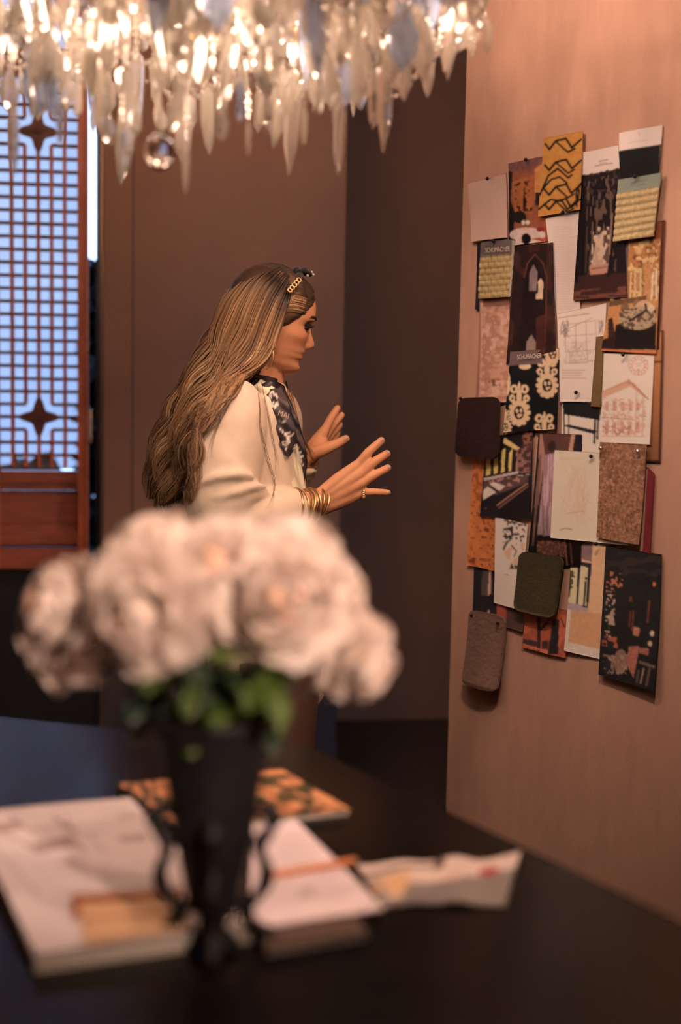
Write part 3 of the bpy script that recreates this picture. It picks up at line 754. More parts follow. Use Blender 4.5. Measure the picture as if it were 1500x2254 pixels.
pinned('text_page', 'white page carrying a dark picture of a tree-lined avenue', 'picture', [(1290, 336), (1370, 321), (1391, 654), (1271, 662)], 3, WHT, [
    ('l', [(1328, 356), (1348, 352)], 1.0, (120, 88, 74)), ('l', [(1318, 366), (1358, 360)], .9, (130, 96, 80)), ('l', [(1330, 361), (1346, 358)], .6, (130, 96, 80)),
    ('p', [(1285, 388), (1395, 368), (1395, 670), (1265, 670)], (34, 25, 24)), ('p', [(1320, 520), (1362, 500), (1360, 560), (1345, 600), (1305, 605)], (96, 64, 50)), ('pn', [(1300, 400), (1370, 380), (1366, 600), (1300, 600)], (104, 72, 58), .62, 5, 16, 5),
    ('p', [(1325, 520), (1340, 510), (1338, 585), (1312, 588)], (186, 138, 112)), ('pn', [(1318, 500), (1358, 500), (1352, 590), (1308, 592)], (206, 158, 128), .55, 5, 9, 9), ('p', [(1308, 585), (1350, 580), (1352, 600), (1312, 608)], (190, 124, 96)),
    ('l', [(1313, 592), (1346, 588)], 1, (110, 70, 56)), ('p', [(1265, 608), (1395, 600), (1395, 670), (1265, 670)], (66, 36, 32)), ('pn', [(1270, 640), (1395, 630), (1395, 670), (1265, 670)], (120, 66, 50), .5, 20, 4, 3),
    ('l', [(1294, 480), (1292, 600)], 3, (24, 18, 18)), ('l', [(1302, 500), (1300, 598)], 2, (78, 52, 42)), ('l', [(1366, 420), (1356, 560), (1350, 606)], 3, (26, 20, 18)), ('l', [(1284, 420), (1278, 620)], 4, (24, 18, 18)), ('l', [(1358, 470), (1352, 560)], 1.5, (150, 104, 78)), ('pn', [(1290, 385), (1375, 370), (1370, 430), (1300, 460)], (70, 48, 42), .7, 6, 6, 6)], M_gloss, seedw=5)
pinned('fabric_card', 'white card with a black fabric swatch, topmost on the wall', 'fabric', [(1369, 293), (1464, 276), (1458, 386), (1370, 398)], 2, (230, 186, 164), [('p', [(1366, 334), (1464, 317), (1464, 400), (1360, 405)], (25, 22, 21)), ('l', [(1391, 316), (1432, 309)], .6, (196, 152, 132)),
    ('l', [(1414, 290), (1416, 300)], .7, (190, 146, 126))] + [('p', [(1458.5, 322 + i * 5), (1464, 324.5 + i * 5), (1458.5, 327 + i * 5), (1470, 327 + i * 5), (1470, 321 + i * 5)], (196, 140, 114)) for i in range(13)], curl=.003, seedw=6)
rib = lambda x, y: 0.0022 * np.abs(np.sin((y + 0.16 * x) * np.pi / 15.4)) * ((y + 0.165 * (x - 1376)) > 424) + .0006 * vnoise(x / 2, y / 2, 3)
pinned('carpet_sample', 'ribbed golden carpet sample with a grey header card', 'fabric', [(1377, 397), (1471, 381), (1456, 521), (1367, 533)], 5, (190, 146, 98), [('f', lambda x, y: 0.62 + 0.5 * np.abs(np.sin((y + 0.16 * x) * np.pi / 15.4))), ('n', 2.5, 3, .28), ('p', [(1370, 392), (1475, 375), (1475, 410), (1370, 428)], (142, 130, 108)), ('l', [(1405, 404), (1440, 397)], .8, (110, 98, 82)), ('l', [(1418, 410), (1436, 406)], .6, (110, 98, 82)), ('h', rib)], M_cloth, curl=.004, thick=.003, seedw=7)
pinned('backing_card', 'rust orange card edge showing behind the gilded room picture', 'card', [(1390, 500), (1469, 485), (1456, 770), (1380, 770)], 1, (150, 76, 48), [('l', [(1465, 486), (1452, 770)], 2.5, (56, 30, 26))], curl=0, seedw=8)
pinned('photo_print', 'picture of a gilded room with chairs around a dining table', 'picture', [(1369, 541), (1460, 524), (1453, 779), (1335, 772)], 2, (164, 104, 62), [
    ('r', 1360, 520, 1376, 660, (30, 24, 24)), ('p', [(1374, 540), (1392, 536), (1388, 640), (1372, 640)], (96, 72, 66)), ('p', [(1392, 535), (1465, 522), (1462, 590), (1394, 600)], (176, 106, 62)), ('pn', [(1392, 530), (1465, 520), (1460, 680), (1390, 690)], (214, 160, 106), .6, 6, 8, 3), ('pn', [(1400, 540), (1465, 525), (1460, 640), (1400, 640)], (120, 70, 46), .7, 5, 6, 7),
    ('e', 1414, 552, 8, 8, (206, 146, 96)), ('l', [(1398, 600), (1394, 690)], 1.6, (220, 166, 120)), ('r', 1404, 590, 1420, 645, (206, 156, 108)), ('r', 1408, 600, 1416, 640, (176, 116, 76)), ('r', 1425, 580, 1440, 670, (190, 124, 78)), ('l', [(1444, 600), (1440, 668)], 2, (226, 180, 140)), ('r', 1448, 590, 1453, 650, (222, 176, 140)),
    ('p', [(1330, 672), (1460, 660), (1458, 782), (1330, 782)], (196, 124, 72)), ('p', [(1340, 664), (1430, 650), (1430, 662), (1342, 676)], (112, 72, 48)), ('e', 1385, 680, 9, 15, (132, 88, 62)), ('e', 1410, 672, 8, 14, (140, 94, 66)), ('e', 1425, 690, 22, 30, (206, 150, 110)), ('p', [(1366, 715), (1452, 680), (1452, 770), (1358, 770)], (34, 25, 23)),
    ('e', 1412, 700, 40, 26, (178, 138, 104)), ('pn', [(1372, 680), (1452, 674), (1450, 724), (1376, 724)], (96, 66, 50), .6, 4, 4, 5), ('l', [(1395, 706), (1430, 682), (1428, 670)], 2.5, (44, 32, 28)), ('e', 1440, 678, 8, 8, (210, 166, 130)), ('p', [(1349, 702), (1358, 698), (1366, 745), (1362, 772), (1350, 770)], (66, 38, 32)), ('p', [(1334, 748), (1362, 740), (1362, 772), (1334, 772)], (52, 30, 28)),
    ('l', [(1330, 771), (1455, 778)], 3.5, (196, 104, 62)), ('n', 3, 4, .14)], M_gloss, curl=.008, seedw=9)
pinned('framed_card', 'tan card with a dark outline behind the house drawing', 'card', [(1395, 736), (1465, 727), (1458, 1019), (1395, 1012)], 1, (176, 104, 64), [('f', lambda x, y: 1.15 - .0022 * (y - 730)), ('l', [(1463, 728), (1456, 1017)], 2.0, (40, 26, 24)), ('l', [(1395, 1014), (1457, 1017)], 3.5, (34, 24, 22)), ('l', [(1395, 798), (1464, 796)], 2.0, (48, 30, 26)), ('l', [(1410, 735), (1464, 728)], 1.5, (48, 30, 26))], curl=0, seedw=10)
pinned('black_card', 'narrow black card edge beside the yellow woven sample', 'card', [(1054, 536), (1076, 532), (1068, 690), (1050, 680)], 1, (30, 28, 30), seedw=11)
# woven sample with header lettering
def basket(x, y):
    gx = ((x - 1068) / 13.2 + .5 * (np.floor((y + .08 * x) / 13.0) % 2)) % 1; gy = ((y + .08 * x) / 13.0) % 1
    return .0018 * np.sin(np.pi * gx) * np.sin(np.pi * gy) * ((y + .08 * (x - 1068)) > 563)
o_ws = pinned('woven_sample', 'yellow basket-weave sample with a grey lettered header above the stone tile picture', 'fabric', [(1069, 534), (1142, 527), (1137, 654), (1067, 658)], 4, (206, 158, 104), [
    ('f', lambda x, y: np.where(((y + .08 * x) / 13.0) % 1 < .3, .45, 1.0) * np.where(((x - 1068) / 13.2 + .5 * (np.floor((y + .08 * x) / 13.0) % 2)) % 1 < .16, .6, 1.0)), ('h', basket), ('p', [(1060, 525), (1145, 520), (1145, 558), (1060, 566)], (116, 90, 82)), ('l', [(1141, 530), (1137, 654)], 1.0, (214, 176, 150))], M_cloth, curl=.004, thick=.003, seedw=12)
pinned('photo_print', 'dark picture of a pointed arch window in brown panelling', 'picture', [(1143, 545), (1225, 534), (1235, 772), (1124, 802)], 3, (46, 27, 24), [
    ('pn', None, (70, 38, 30), .6, 14, 30, 4), ('p', [(1163, 600), (1170, 575), (1186, 555), (1203, 575), (1212, 605), (1214, 790), (1150, 790)], (38, 24, 22)), ('l', [(1163, 610), (1170, 580), (1186, 560), (1204, 580), (1212, 610), (1213, 780)], 1.2, (112, 58, 42)), ('p', [(1174, 600), (1183, 582), (1192, 600), (1190, 640), (1173, 640)], (140, 104, 98)),
    ('p', [(1193, 620), (1199, 612), (1205, 622), (1204, 658), (1188, 658), (1188, 648), (1194, 644)], (222, 170, 130)), ('p', [(1170, 752), (1181, 736), (1192, 754), (1190, 800), (1168, 800)], (150, 112, 94)), ('p', [(1190, 700), (1212, 690), (1214, 790), (1194, 790)], (74, 36, 30)), ('n', 8, 10, .2)], M_gloss, seedw=13)
stone = lambda x, y: .0012 * (np.abs(y - 836 - .02 * x + 21) > 1.6)
pinned('stone_picture', 'picture of pinkish stone tiles above the brown carpet swatch', 'picture', [(1062, 655), (1128, 650), (1132, 886), (1055, 882)], 2, (196, 132, 104), [('pn', None, (178, 112, 86), .52, 7, 6, 3), ('pn', None, (212, 150, 122), .66, 8, 9, 6), ('r', 1050, 640, 1064.5, 900, (156, 94, 70)), ('l', [(1065, 655), (1065, 885)], 1.0, (210, 156, 128)), ('p', [(1068, 655), (1128, 650), (1128, 673), (1070, 676)], (142, 88, 70)), ('l', [(1065, 834), (1130, 836)], 1.1, (150, 92, 70)), ('pn', [(1085, 836), (1110, 836), (1110, 850), (1085, 850)], (120, 70, 54), .55, 5, 4, 8), ('n', 3, 3, .08)], seedw=14)
# ikat sample
ik = [('r', 1100, 760, 1250, 960, (26, 23, 22))]
def ikat(cx, cy, s):
    c = (218, 166, 124); o = [('e', cx, cy, 19 * s, 24 * s, c)]
    for i in range(12):
        a = i * math.pi / 6; o.append(('e', cx + 20 * s * math.cos(a), cy + 25 * s * math.sin(a), 5.5 * s, 5.5 * s, c))
    o += [('e', cx, cy, 11 * s, 15 * s, (30, 25, 23)), ('e', cx - 4 * s, cy - 4 * s, 3.2 * s, 5 * s, c), ('e', cx + 5 * s, cy - 5 * s, 3 * s, 4.5 * s, c), ('e', cx, cy + 7 * s, 3.6 * s, 4.4 * s, c), ('e', cx + 5 * s, cy + 5 * s, 2.2 * s, 3 * s, c), ('e', cx, cy - 36 * s, 6 * s, 16 * s, c), ('e', cx - 12 * s, cy - 52 * s, 9 * s, 10 * s, c), ('e', cx + 12 * s, cy - 52 * s, 9 * s, 10 * s, c),
          ('e', cx - 12 * s, cy - 52 * s, 3 * s, 4 * s, K), ('e', cx + 12 * s, cy - 52 * s, 3 * s, 4 * s, K), ('e', cx, cy - 56 * s, 3 * s, 12 * s, c), ('e', cx - 16 * s, cy - 32 * s, 7 * s, 8 * s, c), ('e', cx + 16 * s, cy - 32 * s, 7 * s, 8 * s, c), ('e', cx - 15 * s, cy - 31 * s, 2.2 * s, 3 * s, K), ('e', cx + 16 * s, cy - 31 * s, 2.2 * s, 3 * s, K)]
    return o
ik += ikat(1156, 908, 1.0) + ikat(1216, 848, .95) + ikat(1210, 970, .95) + ikat(1126, 940, .6) + ikat(1228, 780, .7) + [('e', 1128, 845, 7, 26, (218, 166, 124)), ('e', 1168, 806, 14, 7, (218, 166, 124))]
o_ik = pinned('ikat_sample', 'black and cream ikat fabric sample with a grey lettered header', 'fabric', [(1133, 774), (1241, 767), (1237, 944), (1122, 951)], 4, (218, 166, 124), ik + [('p', [(1130, 768), (1208, 768), (1206, 801), (1130, 805)], (112, 82, 74))], M_cloth, curl=.004, thick=.0014, seedw=15)
M_ink = mat('cream_lettering', (0.80, 0.74, 0.66), 0.7)
wx = -WD
for o_, (px, py, w_) in ((o_ws, (1069, 556, 54)), (o_ik, (1139, 791, 54))):
    a_, b_ = at_wall(px, py, .020), at_wall(px + w_, py - 3.5, .020); xd = (b_ - a_); L_ = xd.length
    text_mesh('header_lettering', 'SCHUMACHER', L_, M_ink, o_, a_, xd.normalized(), Z, WN)
pinned('sketch_page', 'white page with a pencil furniture sketch and handwritten notes', 'paper', [(1233, 692), (1341, 667), (1334, 884), (1241, 884)], 2, (226, 184, 168), [('l', [(1237, 700), (1305, 690)], .9, (170, 120, 104))] + scribble(1240, 700, 1262, 745, 14, (120, 90, 82), .6, .7, 2) + scribble(1320, 702, 1336, 735, 9, (120, 90, 82), .6, .7, 3) +
       [('l', p, .7, (150, 114, 104), .7) for p in ([(1252, 715), (1252, 775), (1318, 770), (1318, 705), (1252, 715)], [(1252, 740), (1318, 735)], [(1275, 712), (1275, 772)], [(1297, 708), (1297, 772)], [(1262, 775), (1262, 800), (1300, 798), (1300, 772)], [(1256, 725), (1310, 700)], [(1250, 800), (1330, 792)])] + lines(1245, 815, 1312, 832, 4, (130, 96, 88), .7, .7, 30) + scribble(1245, 745, 1312, 800, 22, (168, 130, 118), .5, .6, 4), seedw=16)
pinned('console_page', 'white page with a black console table picture', 'picture', [(1243, 874), (1336, 872), (1332, 1010), (1238, 1000)], 1, (226, 184, 164), [('p', [(1241, 879), (1330, 890), (1328, 905), (1326, 925), (1245, 912)], (26, 24, 24)), ('l', [(1245, 908), (1246, 955)], 1.6, K), ('l', [(1256, 912), (1256, 955)], 1.2, K), ('l', [(1316, 920), (1315, 972)], 2.0, K), ('l', [(1323, 912), (1321, 962)], 1.7, K), ('p', [(1245, 938), (1254, 934), (1322, 948), (1314, 955)], (38, 34, 34)), ('e', 1316, 934, 2.6, 4, K), ('e', 1315, 973, 2.4, 4, K), ('e', 1321, 963, 2.2, 4, K)], seedw=17)
pinned('olive_strip', 'narrow olive fabric strip beside the house drawing', 'fabric', [(1320, 742), (1337, 740), (1333, 896), (1311, 894)], 3, (122, 84, 52), [('n', 2, 2, .1)], M_cloth, curl=.003, thick=.0012, seedw=18)
hs = [('p', [(1333, 862), (1385, 838), (1402, 842), (1434, 878), (1416, 868), (1395, 850), (1335, 876)], (204, 142, 112)), ('l', [(1396, 842), (1434, 878)], 1.2, (160, 92, 66)), ('l', [(1333, 862), (1388, 840)], .8, (176, 110, 84)), ('r', 1388, 836, 1394, 846, (184, 118, 92))]
for i in range(5):
    xx = 1340 + i * 17
    hs += [('r', xx, 884 + i * 0.5, xx + 8, 904, (196, 134, 106)), ('r', xx, 928, xx + 8, 952, (190, 126, 98)), ('l', [(xx + 4, 884), (xx + 4, 904)], .6, (166, 104, 80))]
hs += [('l', [(1333, 919), (1348, 919)], .9, (150, 96, 76)), ('l', [(1353, 920), (1374, 922)], 1.2, (140, 88, 70)), ('l', [(1381, 922), (1402, 923)], 1.2, (140, 88, 70)), ('l', [(1414, 916), (1430, 916)], 1.0, (150, 96, 76)), ('l', [(1408, 862), (1408, 960)], .7, (190, 126, 100)), ('l', [(1424, 870), (1424, 960)], .8, (184, 120, 94)), ('l', [(1333, 960), (1430, 960)], .7, (190, 130, 104)), ('pn', [(1334, 875), (1430, 880), (1430, 958), (1334, 958)], (206, 148, 120), .58, 4, 3, 3), ('pn', [(1334, 938), (1400, 936), (1400, 958), (1334, 958)], (176, 116, 90), .62, 4, 4, 5)]
for i in range(14):
    a = i * 2 * math.pi / 14; hs.append(('ring', 1412 + 17 * math.cos(a), 805 + 17 * math.sin(a), 4.2, 4.2, (196, 128, 104), .18))
hs += [('l', [(1404, 801), (1420, 800)], .7, (196, 130, 106)), ('l', [(1406, 806), (1418, 805)], .7, (196, 130, 106)), ('p', [(1409, 812), (1415, 812), (1412, 818)], (186, 116, 92))]
pinned('house_drawing', 'white page with a rust line drawing of a house and a wreath emblem', 'paper', [(1336, 777), (1446, 783), (1440, 978), (1331, 973)], 2, (228, 184, 160), hs, curl=.003, seedw=19)
pinned('desk_picture', 'picture of a desk beneath yellow lit window panes', 'picture', [(1076, 962), (1180, 948), (1176, 1142), (1064, 1136)], 2, (30, 24, 24), [
    ('p', [(1116, 962), (1150, 985), (1160, 1000), (1114, 975)], (206, 156, 96)), ('pn', [(1155, 950), (1180, 948), (1178, 990), (1162, 985)], (136, 78, 58), .4, 5, 5, 3)] + [('p', [(1076 + i * 17, 992 + 6 * (i > 2)), (1087 + i * 17 - i, 986), (1086 + i * 17 - i, 1044 - i * 3), (1076 + i * 17, 1047 - i * 3)], (206, 160, 88)) for i in range(5)] + [
    ('p', [(1144, 990), (1176, 980), (1174, 1040), (1146, 1040)], (140, 88, 76)), ('pn', [(1148, 980), (1178, 975), (1176, 1035), (1150, 1038)], (70, 42, 36), .55, 6, 5, 6), ('p', [(1070, 1052), (1150, 1036), (1150, 1042), (1072, 1058)], (190, 150, 140)), ('p', [(1148, 1046), (1174, 1043), (1166, 1052), (1150, 1050)], (206, 170, 156)), ('p', [(1072, 1058), (1172, 1044), (1168, 1062), (1100, 1090), (1070, 1080)], (88, 60, 54)), ('pn', [(1080, 1055), (1160, 1045), (1150, 1066), (1090, 1076)], (170, 110, 90), .6, 6, 4, 5),
    ('p', [(1084, 1066), (1094, 1060), (1121, 1070), (1108, 1080)], (206, 172, 168)), ('p', [(1070, 1080), (1080, 1070), (1102, 1082), (1070, 1100)], (206, 172, 168)), ('l', [(1104, 1112), (1168, 1064)], 1.4, (170, 108, 82)), ('l', [(1108, 1118), (1170, 1070)], 1.0, (150, 90, 68)), ('l', [(1082, 1069), (1106, 1085)], 1.4, (50, 34, 34)), ('e', 1078, 1118, 2.5, 2.5, (120, 52, 40)), ('n', 5, 5, .12)], M_gloss, seedw=20)
pinned('curtain_picture', 'tall dark picture of a pale curtain beside a dark doorway', 'picture', [(1191, 952), (1288, 957), (1283, 1246), (1170, 1240)], 2, (27, 23, 24), [
    ('p', [(1198, 954), (1275, 956), (1268, 996), (1200, 1000)], (84, 48, 40)), ('p', [(1194, 955), (1199, 955), (1206, 1000), (1190, 1130), (1184, 1200), (1180, 1200)], (150, 98, 80)), ('l', [(1193, 1000), (1186, 1150)], .8, (40, 28, 28)), ('l', [(1197, 1000), (1188, 1160)], .8, (50, 34, 32)), ('p', [(1207, 1000), (1270, 992), (1266, 1185), (1192, 1175)], (176, 132, 128)), ('pn', [(1204, 1000), (1240, 998), (1232, 1180), (1192, 1180)], (140, 96, 92), .55, 3, 60, 4),
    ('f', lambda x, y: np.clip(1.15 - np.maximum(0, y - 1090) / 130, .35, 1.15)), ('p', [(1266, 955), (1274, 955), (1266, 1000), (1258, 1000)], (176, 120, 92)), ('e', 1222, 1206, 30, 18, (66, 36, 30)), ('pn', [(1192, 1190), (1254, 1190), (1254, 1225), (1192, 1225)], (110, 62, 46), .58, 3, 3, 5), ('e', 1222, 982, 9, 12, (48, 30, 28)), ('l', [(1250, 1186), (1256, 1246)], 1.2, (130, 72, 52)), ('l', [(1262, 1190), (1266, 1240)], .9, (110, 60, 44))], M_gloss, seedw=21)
pinned('leather_strip', 'burnt orange leather sample hanging under the brown carpet swatch', 'fabric', [(1047, 1004), (1101, 1008), (1097, 1257), (1035, 1243)], 1, (186, 98, 52), [('pn', None, (150, 74, 40), .70, 6, 8, 5), ('pn', None, (106, 52, 32), .80, 5, 6, 8), ('n', 16, 30, .14)], M_print, curl=.006, thick=.0018, seedw=22)
pinned('sketch_page', 'white page with a black ink botanical sketch beside the olive swatch', 'paper', [(1099, 1136), (1171, 1154), (1156, 1342), (1095, 1326)], 3, (222, 172, 138), [('pn', [(1112, 1140), (1168, 1150), (1160, 1200), (1115, 1195)], (60, 46, 40), .60, 5, 5, 3), ('pn', [(1115, 1190), (1165, 1195), (1158, 1245), (1120, 1235)], (186, 136, 106), .45, 8, 9, 6), ('l', [(1118, 1165), (1132, 1162), (1136, 1178), (1122, 1184)], 2.4, (38, 32, 30)), ('l', [(1116, 1208), (1124, 1192)], 2.2, (44, 36, 32)), ('l', [(1134, 1200), (1146, 1212), (1140, 1224)], 1.3, (80, 58, 48)), ('p', [(1134, 1240), (1142, 1250), (1130, 1252)], (40, 32, 30)), ('pn', [(1134, 1242), (1154, 1244), (1152, 1252), (1136, 1252)], (60, 46, 40), .5, 4, 4, 9)] + lines(1104, 1268, 1146, 1310, 9, (198, 148, 118), .5, .6, 10), seedw=23)
pinned('photo_print', 'small dark picture above the tan carpet swatch', 'picture', [(1044, 1241), (1100, 1254), (1099, 1356), (1042, 1384)], 0, (32, 26, 27), [('p', [(1064, 1254), (1080, 1256), (1076, 1310), (1062, 1310)], (76, 56, 48)), ('p', [(1080, 1254), (1085, 1255), (1083, 1306), (1077, 1312)], (176, 124, 100)), ('e', 1079, 1346, 2, 4, (180, 130, 110))], seedw=24)
pinned('rust_card', 'rust and olive card corner between the ink sketch and the tan carpet swatch', 'card', [(1097, 1322), (1160, 1338), (1158, 1390), (1100, 1374)], 1, (66, 44, 34), [('r', 1090, 1310, 1120, 1362, (134, 56, 40))], seedw=25)
pinned('chairs_picture', 'picture of red leather chairs below the olive carpet swatch', 'picture', [(1158, 1322), (1258, 1345), (1251, 1448), (1155, 1424)], 1, (136, 62, 42), [('pn', None, (156, 74, 48), .6, 14, 20, 4), ('l', [(1190, 1362), (1194, 1430)], 4, (34, 24, 24)), ('l', [(1196, 1385), (1215, 1362)], 3, (34, 24, 24)), ('p', [(1222, 1362), (1236, 1364), (1236, 1440), (1214, 1440)], (34, 26, 26)), ('p', [(1156, 1405), (1192, 1412), (1192, 1422), (1156, 1420)], (54, 34, 32)), ('r', 1200, 1410, 1214, 1428, (50, 32, 30)), ('l', [(1158, 1418), (1212, 1434)], 1.4, (170, 92, 60)), ('l', [(1240, 1360), (1248, 1380)], 1.5, (50, 30, 28)), ('n', 4, 6, .15)], M_gloss, seedw=26)
pinned('window_card', 'cream bordered page with a small picture of a black framed window', 'picture', [(1263, 1184), (1346, 1194), (1336, 1453), (1249, 1431)], 1, (198, 132, 94), [
    ('r', 1250, 1180, 1285, 1240, (34, 28, 28)), ('p', [(1284, 1185), (1311, 1190), (1308, 1236), (1284, 1230)], (120, 84, 78)), ('p', [(1255, 1232), (1308, 1240), (1300, 1350), (1250, 1335)], (34, 30, 34)), ('p', [(1258, 1242), (1276, 1244), (1274, 1330), (1255, 1326)], (206, 164, 110)), ('p', [(1282, 1245), (1300, 1248), (1297, 1334), (1278, 1330)], (214, 166, 112)), ('p', [(1255, 1325), (1302, 1335), (1300, 1348), (1254, 1340)], (150, 116, 112)), ('l', [(1255, 1310), (1258, 1258)], 4, (44, 40, 32)), ('pn', [(1255, 1255), (1270, 1255), (1268, 1290), (1255, 1300)], (60, 56, 36), .5, 4, 4, 3), ('l', [(1295, 1280), (1292, 1330)], 2.2, (46, 34, 30)), ('e', 1296, 1272, 2.5, 4, (40, 30, 28)), ('l', [(1290, 1333), (1298, 1335)], 2, (30, 26, 26)),
    ('p', [(1240, 1338), (1304, 1350), (1345, 1352), (1345, 1470), (1240, 1460)], (222, 172, 136)), ('p', [(1263, 1342), (1344, 1352), (1344, 1432), (1258, 1412)], (176, 118, 82)), ('n', 6, 6, .06)], seedw=27)
pinned('handwritten_page', 'large white page of faint pencil handwriting beside the burlap sample', 'paper', [(1231, 990), (1390, 1000), (1395, 1200), (1225, 1183)], 4, (224, 174, 138), scribble(1245, 1010, 1322, 1160, 26, (196, 146, 114), .5, .6, 6) + lines(1244, 1008, 1320, 1011, 2, (190, 140, 110), .7, .6, 40) + [('l', [(1245, 1166), (1258, 1162), (1272, 1165)], .9, (140, 100, 82)), ('l', [(1262, 1130), (1300, 1124)], .7, (180, 132, 104))], curl=.004, seedw=28)
pinned('red_ribbon', 'dark red ribbon hanging behind the burlap sample', 'ribbon', [(1434, 1028), (1448, 1046), (1440, 1218), (1422, 1212)], 2, (112, 36, 36), [('n', 6, 14, .1)], M_cloth, curl=.005, thick=.001, seedw=29)
pinned('burlap_sample', 'coarse brown burlap sample held by two silver pins', 'fabric', [(1334, 973), (1438, 979), (1424, 1198), (1328, 1182)], 5, (142, 90, 64), [('pn', None, (112, 68, 48), .56, 2.2, 7, 3), ('pn', None, (164, 106, 76), .66, 3, 2.5, 5), ('n', 3, 8, .2), ('h', lambda x, y: .0012 * vnoise(x / 2.2, y / 3.2, 4))], M_cloth, curl=.008, thick=.0016, seedw=30)
gs = [('pn', [(1341, 1210), (1464, 1225), (1464, 1270), (1341, 1262)], (44, 32, 27), .5, 20, 8, 3), ('pn', [(1343, 1255), (1384, 1262), (1380, 1300), (1343, 1310)], (150, 84, 56), .62, 4.5, 5, 5), ('pn', [(1346, 1300), (1366, 1300), (1364, 1405), (1342, 1400)], (160, 120, 96), .72, 4, 4, 7), ('p', [(1354, 1350), (1359, 1340), (1366, 1375), (1352, 1372)], (150, 112, 90)), ('e', 1449, 1285, 3.4, 5, (176, 84, 46)), ('l', [(1400, 1345), (1397, 1378)], 1.4, (96, 44, 34)), ('l', [(1406, 1344), (1403, 1386)], 1.4, (100, 46, 34)), ('l', [(1439, 1322), (1436, 1368)], 1.6, (104, 52, 36)), ('e', 1400, 1318, 4, 7, (84, 38, 30)),
      ('p', [(1406, 1377), (1420, 1380), (1418, 1399), (1405, 1397)], (150, 92, 64)), ('e', 1447, 1393, 4.5, 6, (196, 140, 106)), ('e', 1443, 1415, 4.5, 6, (176, 124, 96)), ('pn', [(1337, 1398), (1376, 1402), (1372, 1425), (1337, 1420)], (140, 66, 48), .4, 6, 5, 3), ('e', 1380, 1455, 15, 27, (118, 80, 64)), ('pn', [(1340, 1440), (1395, 1440), (1395, 1485), (1345, 1480)], (140, 100, 80), .62, 4, 5, 8), ('p', [(1397, 1422), (1420, 1420), (1416, 1455), (1410, 1490), (1394, 1462)], (140, 76, 60)), ('p', [(1418, 1424), (1442, 1426), (1440, 1440), (1420, 1436)], (132, 74, 60)), ('l', [(1424, 1456), (1454, 1466)], 3, (92, 68, 52)), ('l', [(1432, 1470), (1427, 1502)], 1.5, (140, 104, 86)), ('l', [(1445, 1470), (1440, 1506)], 2.4, (88, 60, 48)), ('l', [(1421, 1474), (1418, 1500)], 2.2, (78, 56, 48)), ('e', 1352, 1462, 7, 12, (34, 28, 28)), ('l', [(1342, 1440), (1362, 1446), (1364, 1478)], 2, (116, 80, 66)), ('p', [(1348, 1408), (1366, 1412), (1362, 1432), (1350, 1432)], (30, 28, 30)), ('n', 4, 4, .2)]
pinned('greenhouse_picture', 'dark picture of wicker chairs among plants, lowest at the near end of the wall', 'picture', [(1341, 1201), (1465, 1220), (1458, 1519), (1330, 1483)], 3, (26, 23, 22), gs, M_gloss, curl=.010, seedw=31)
# carpet swatches, thick with rounded corners
def swatch(name, label, px, layer, c, round_, curl, ops=()):
    return pinned(name, label, 'fabric', px, layer, c, list(ops) + [('n', 2.5, 2.5, .22), ('h', lambda x, y: .0012 * vnoise(x / 2.0, y / 2.0, 5))], M_cloth, curl=curl, round_=round_, thick=.006, seedw=32)
swatch('carpet_swatch', 'dark brown rounded carpet swatch at the wall edge', [(1026, 876), (1114, 873), (1116, 1012), (1019, 1004)], 5, (50, 28, 24), 18, .006)
swatch('carpet_swatch', 'dark olive rounded carpet swatch over the red chairs picture', [(1160, 1212), (1256, 1226), (1240, 1360), (1149, 1340)], 5, (56, 43, 27), 16, .008, [('l', [(1152, 1325), (1160, 1340), (1236, 1356), (1244, 1345)], 1.3, (80, 62, 40))])
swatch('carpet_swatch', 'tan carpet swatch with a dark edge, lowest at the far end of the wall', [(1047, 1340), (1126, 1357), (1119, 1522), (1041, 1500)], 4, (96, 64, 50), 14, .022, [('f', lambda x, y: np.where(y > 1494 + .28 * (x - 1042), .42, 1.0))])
# pins
M_pin = mat('dark_pin', (0.03, 0.025, 0.025), 0.3, metal=0.6); M_silver = mat('silver_pin', (0.75, 0.72, 0.70), 0.15, metal=1.0); M_blue = mat('blue_black_pin', (0.012, 0.016, 0.03), 0.3)
PINS = [(1089, 395, 'dark pin at the top of the blank tracing paper', 6, M_pin), (1170, 353, 'dark pin at the top of the orange dining room picture', 4, M_pin), (1104, 532, 'dark pin at the top of the yellow woven sample', 7, M_pin), (1258, 469, 'dark pin between the tiger striped sample and the printed page', 7, M_pin), (1420, 391, 'dark pin on the grey header of the ribbed carpet sample', 8, M_pin), (1281, 864, 'dark pin above the console table picture', 4, M_pin), (1387, 781, 'dark pin at the top of the house drawing', 5, M_pin), (1318, 1004, 'dark pin at the top of the handwritten page', 6, M_pin), (1344, 986, 'silver pin at the handwriting side of the burlap sample', 8, M_silver), (1426, 993, 'silver pin at the bare wall side of the burlap sample', 8, M_silver), (1330, 1196, 'dark pin below the burlap sample', 6, M_pin), (1018, 877, 'dark pin in the wall beside the brown carpet swatch', 0, M_pin), (1054, 1354, 'dark pin at the wall edge side of the tan carpet swatch', 6, M_pin), (1114, 1370, 'blue-black pin at the picture side of the tan carpet swatch', 7, M_blue)]
for px, py, lab, lay, mm in PINS:
    p = at_wall(px, py, 0.001); q = p + WN * (0.005 + lay * LAY)
    r = 0.0042 if mm is not M_silver else 0.0048
    o = empty('push_pin', p); tag(o, lab, 'pin', 'push pins in the pinned papers')
    part(MB().ell(q, (r, r, r), 10, 8), 'pin_head', mm, o, True); part(MB().tube([p + WN * .0002, q], .0008, 6), 'pin_shaft', M_silver, o)
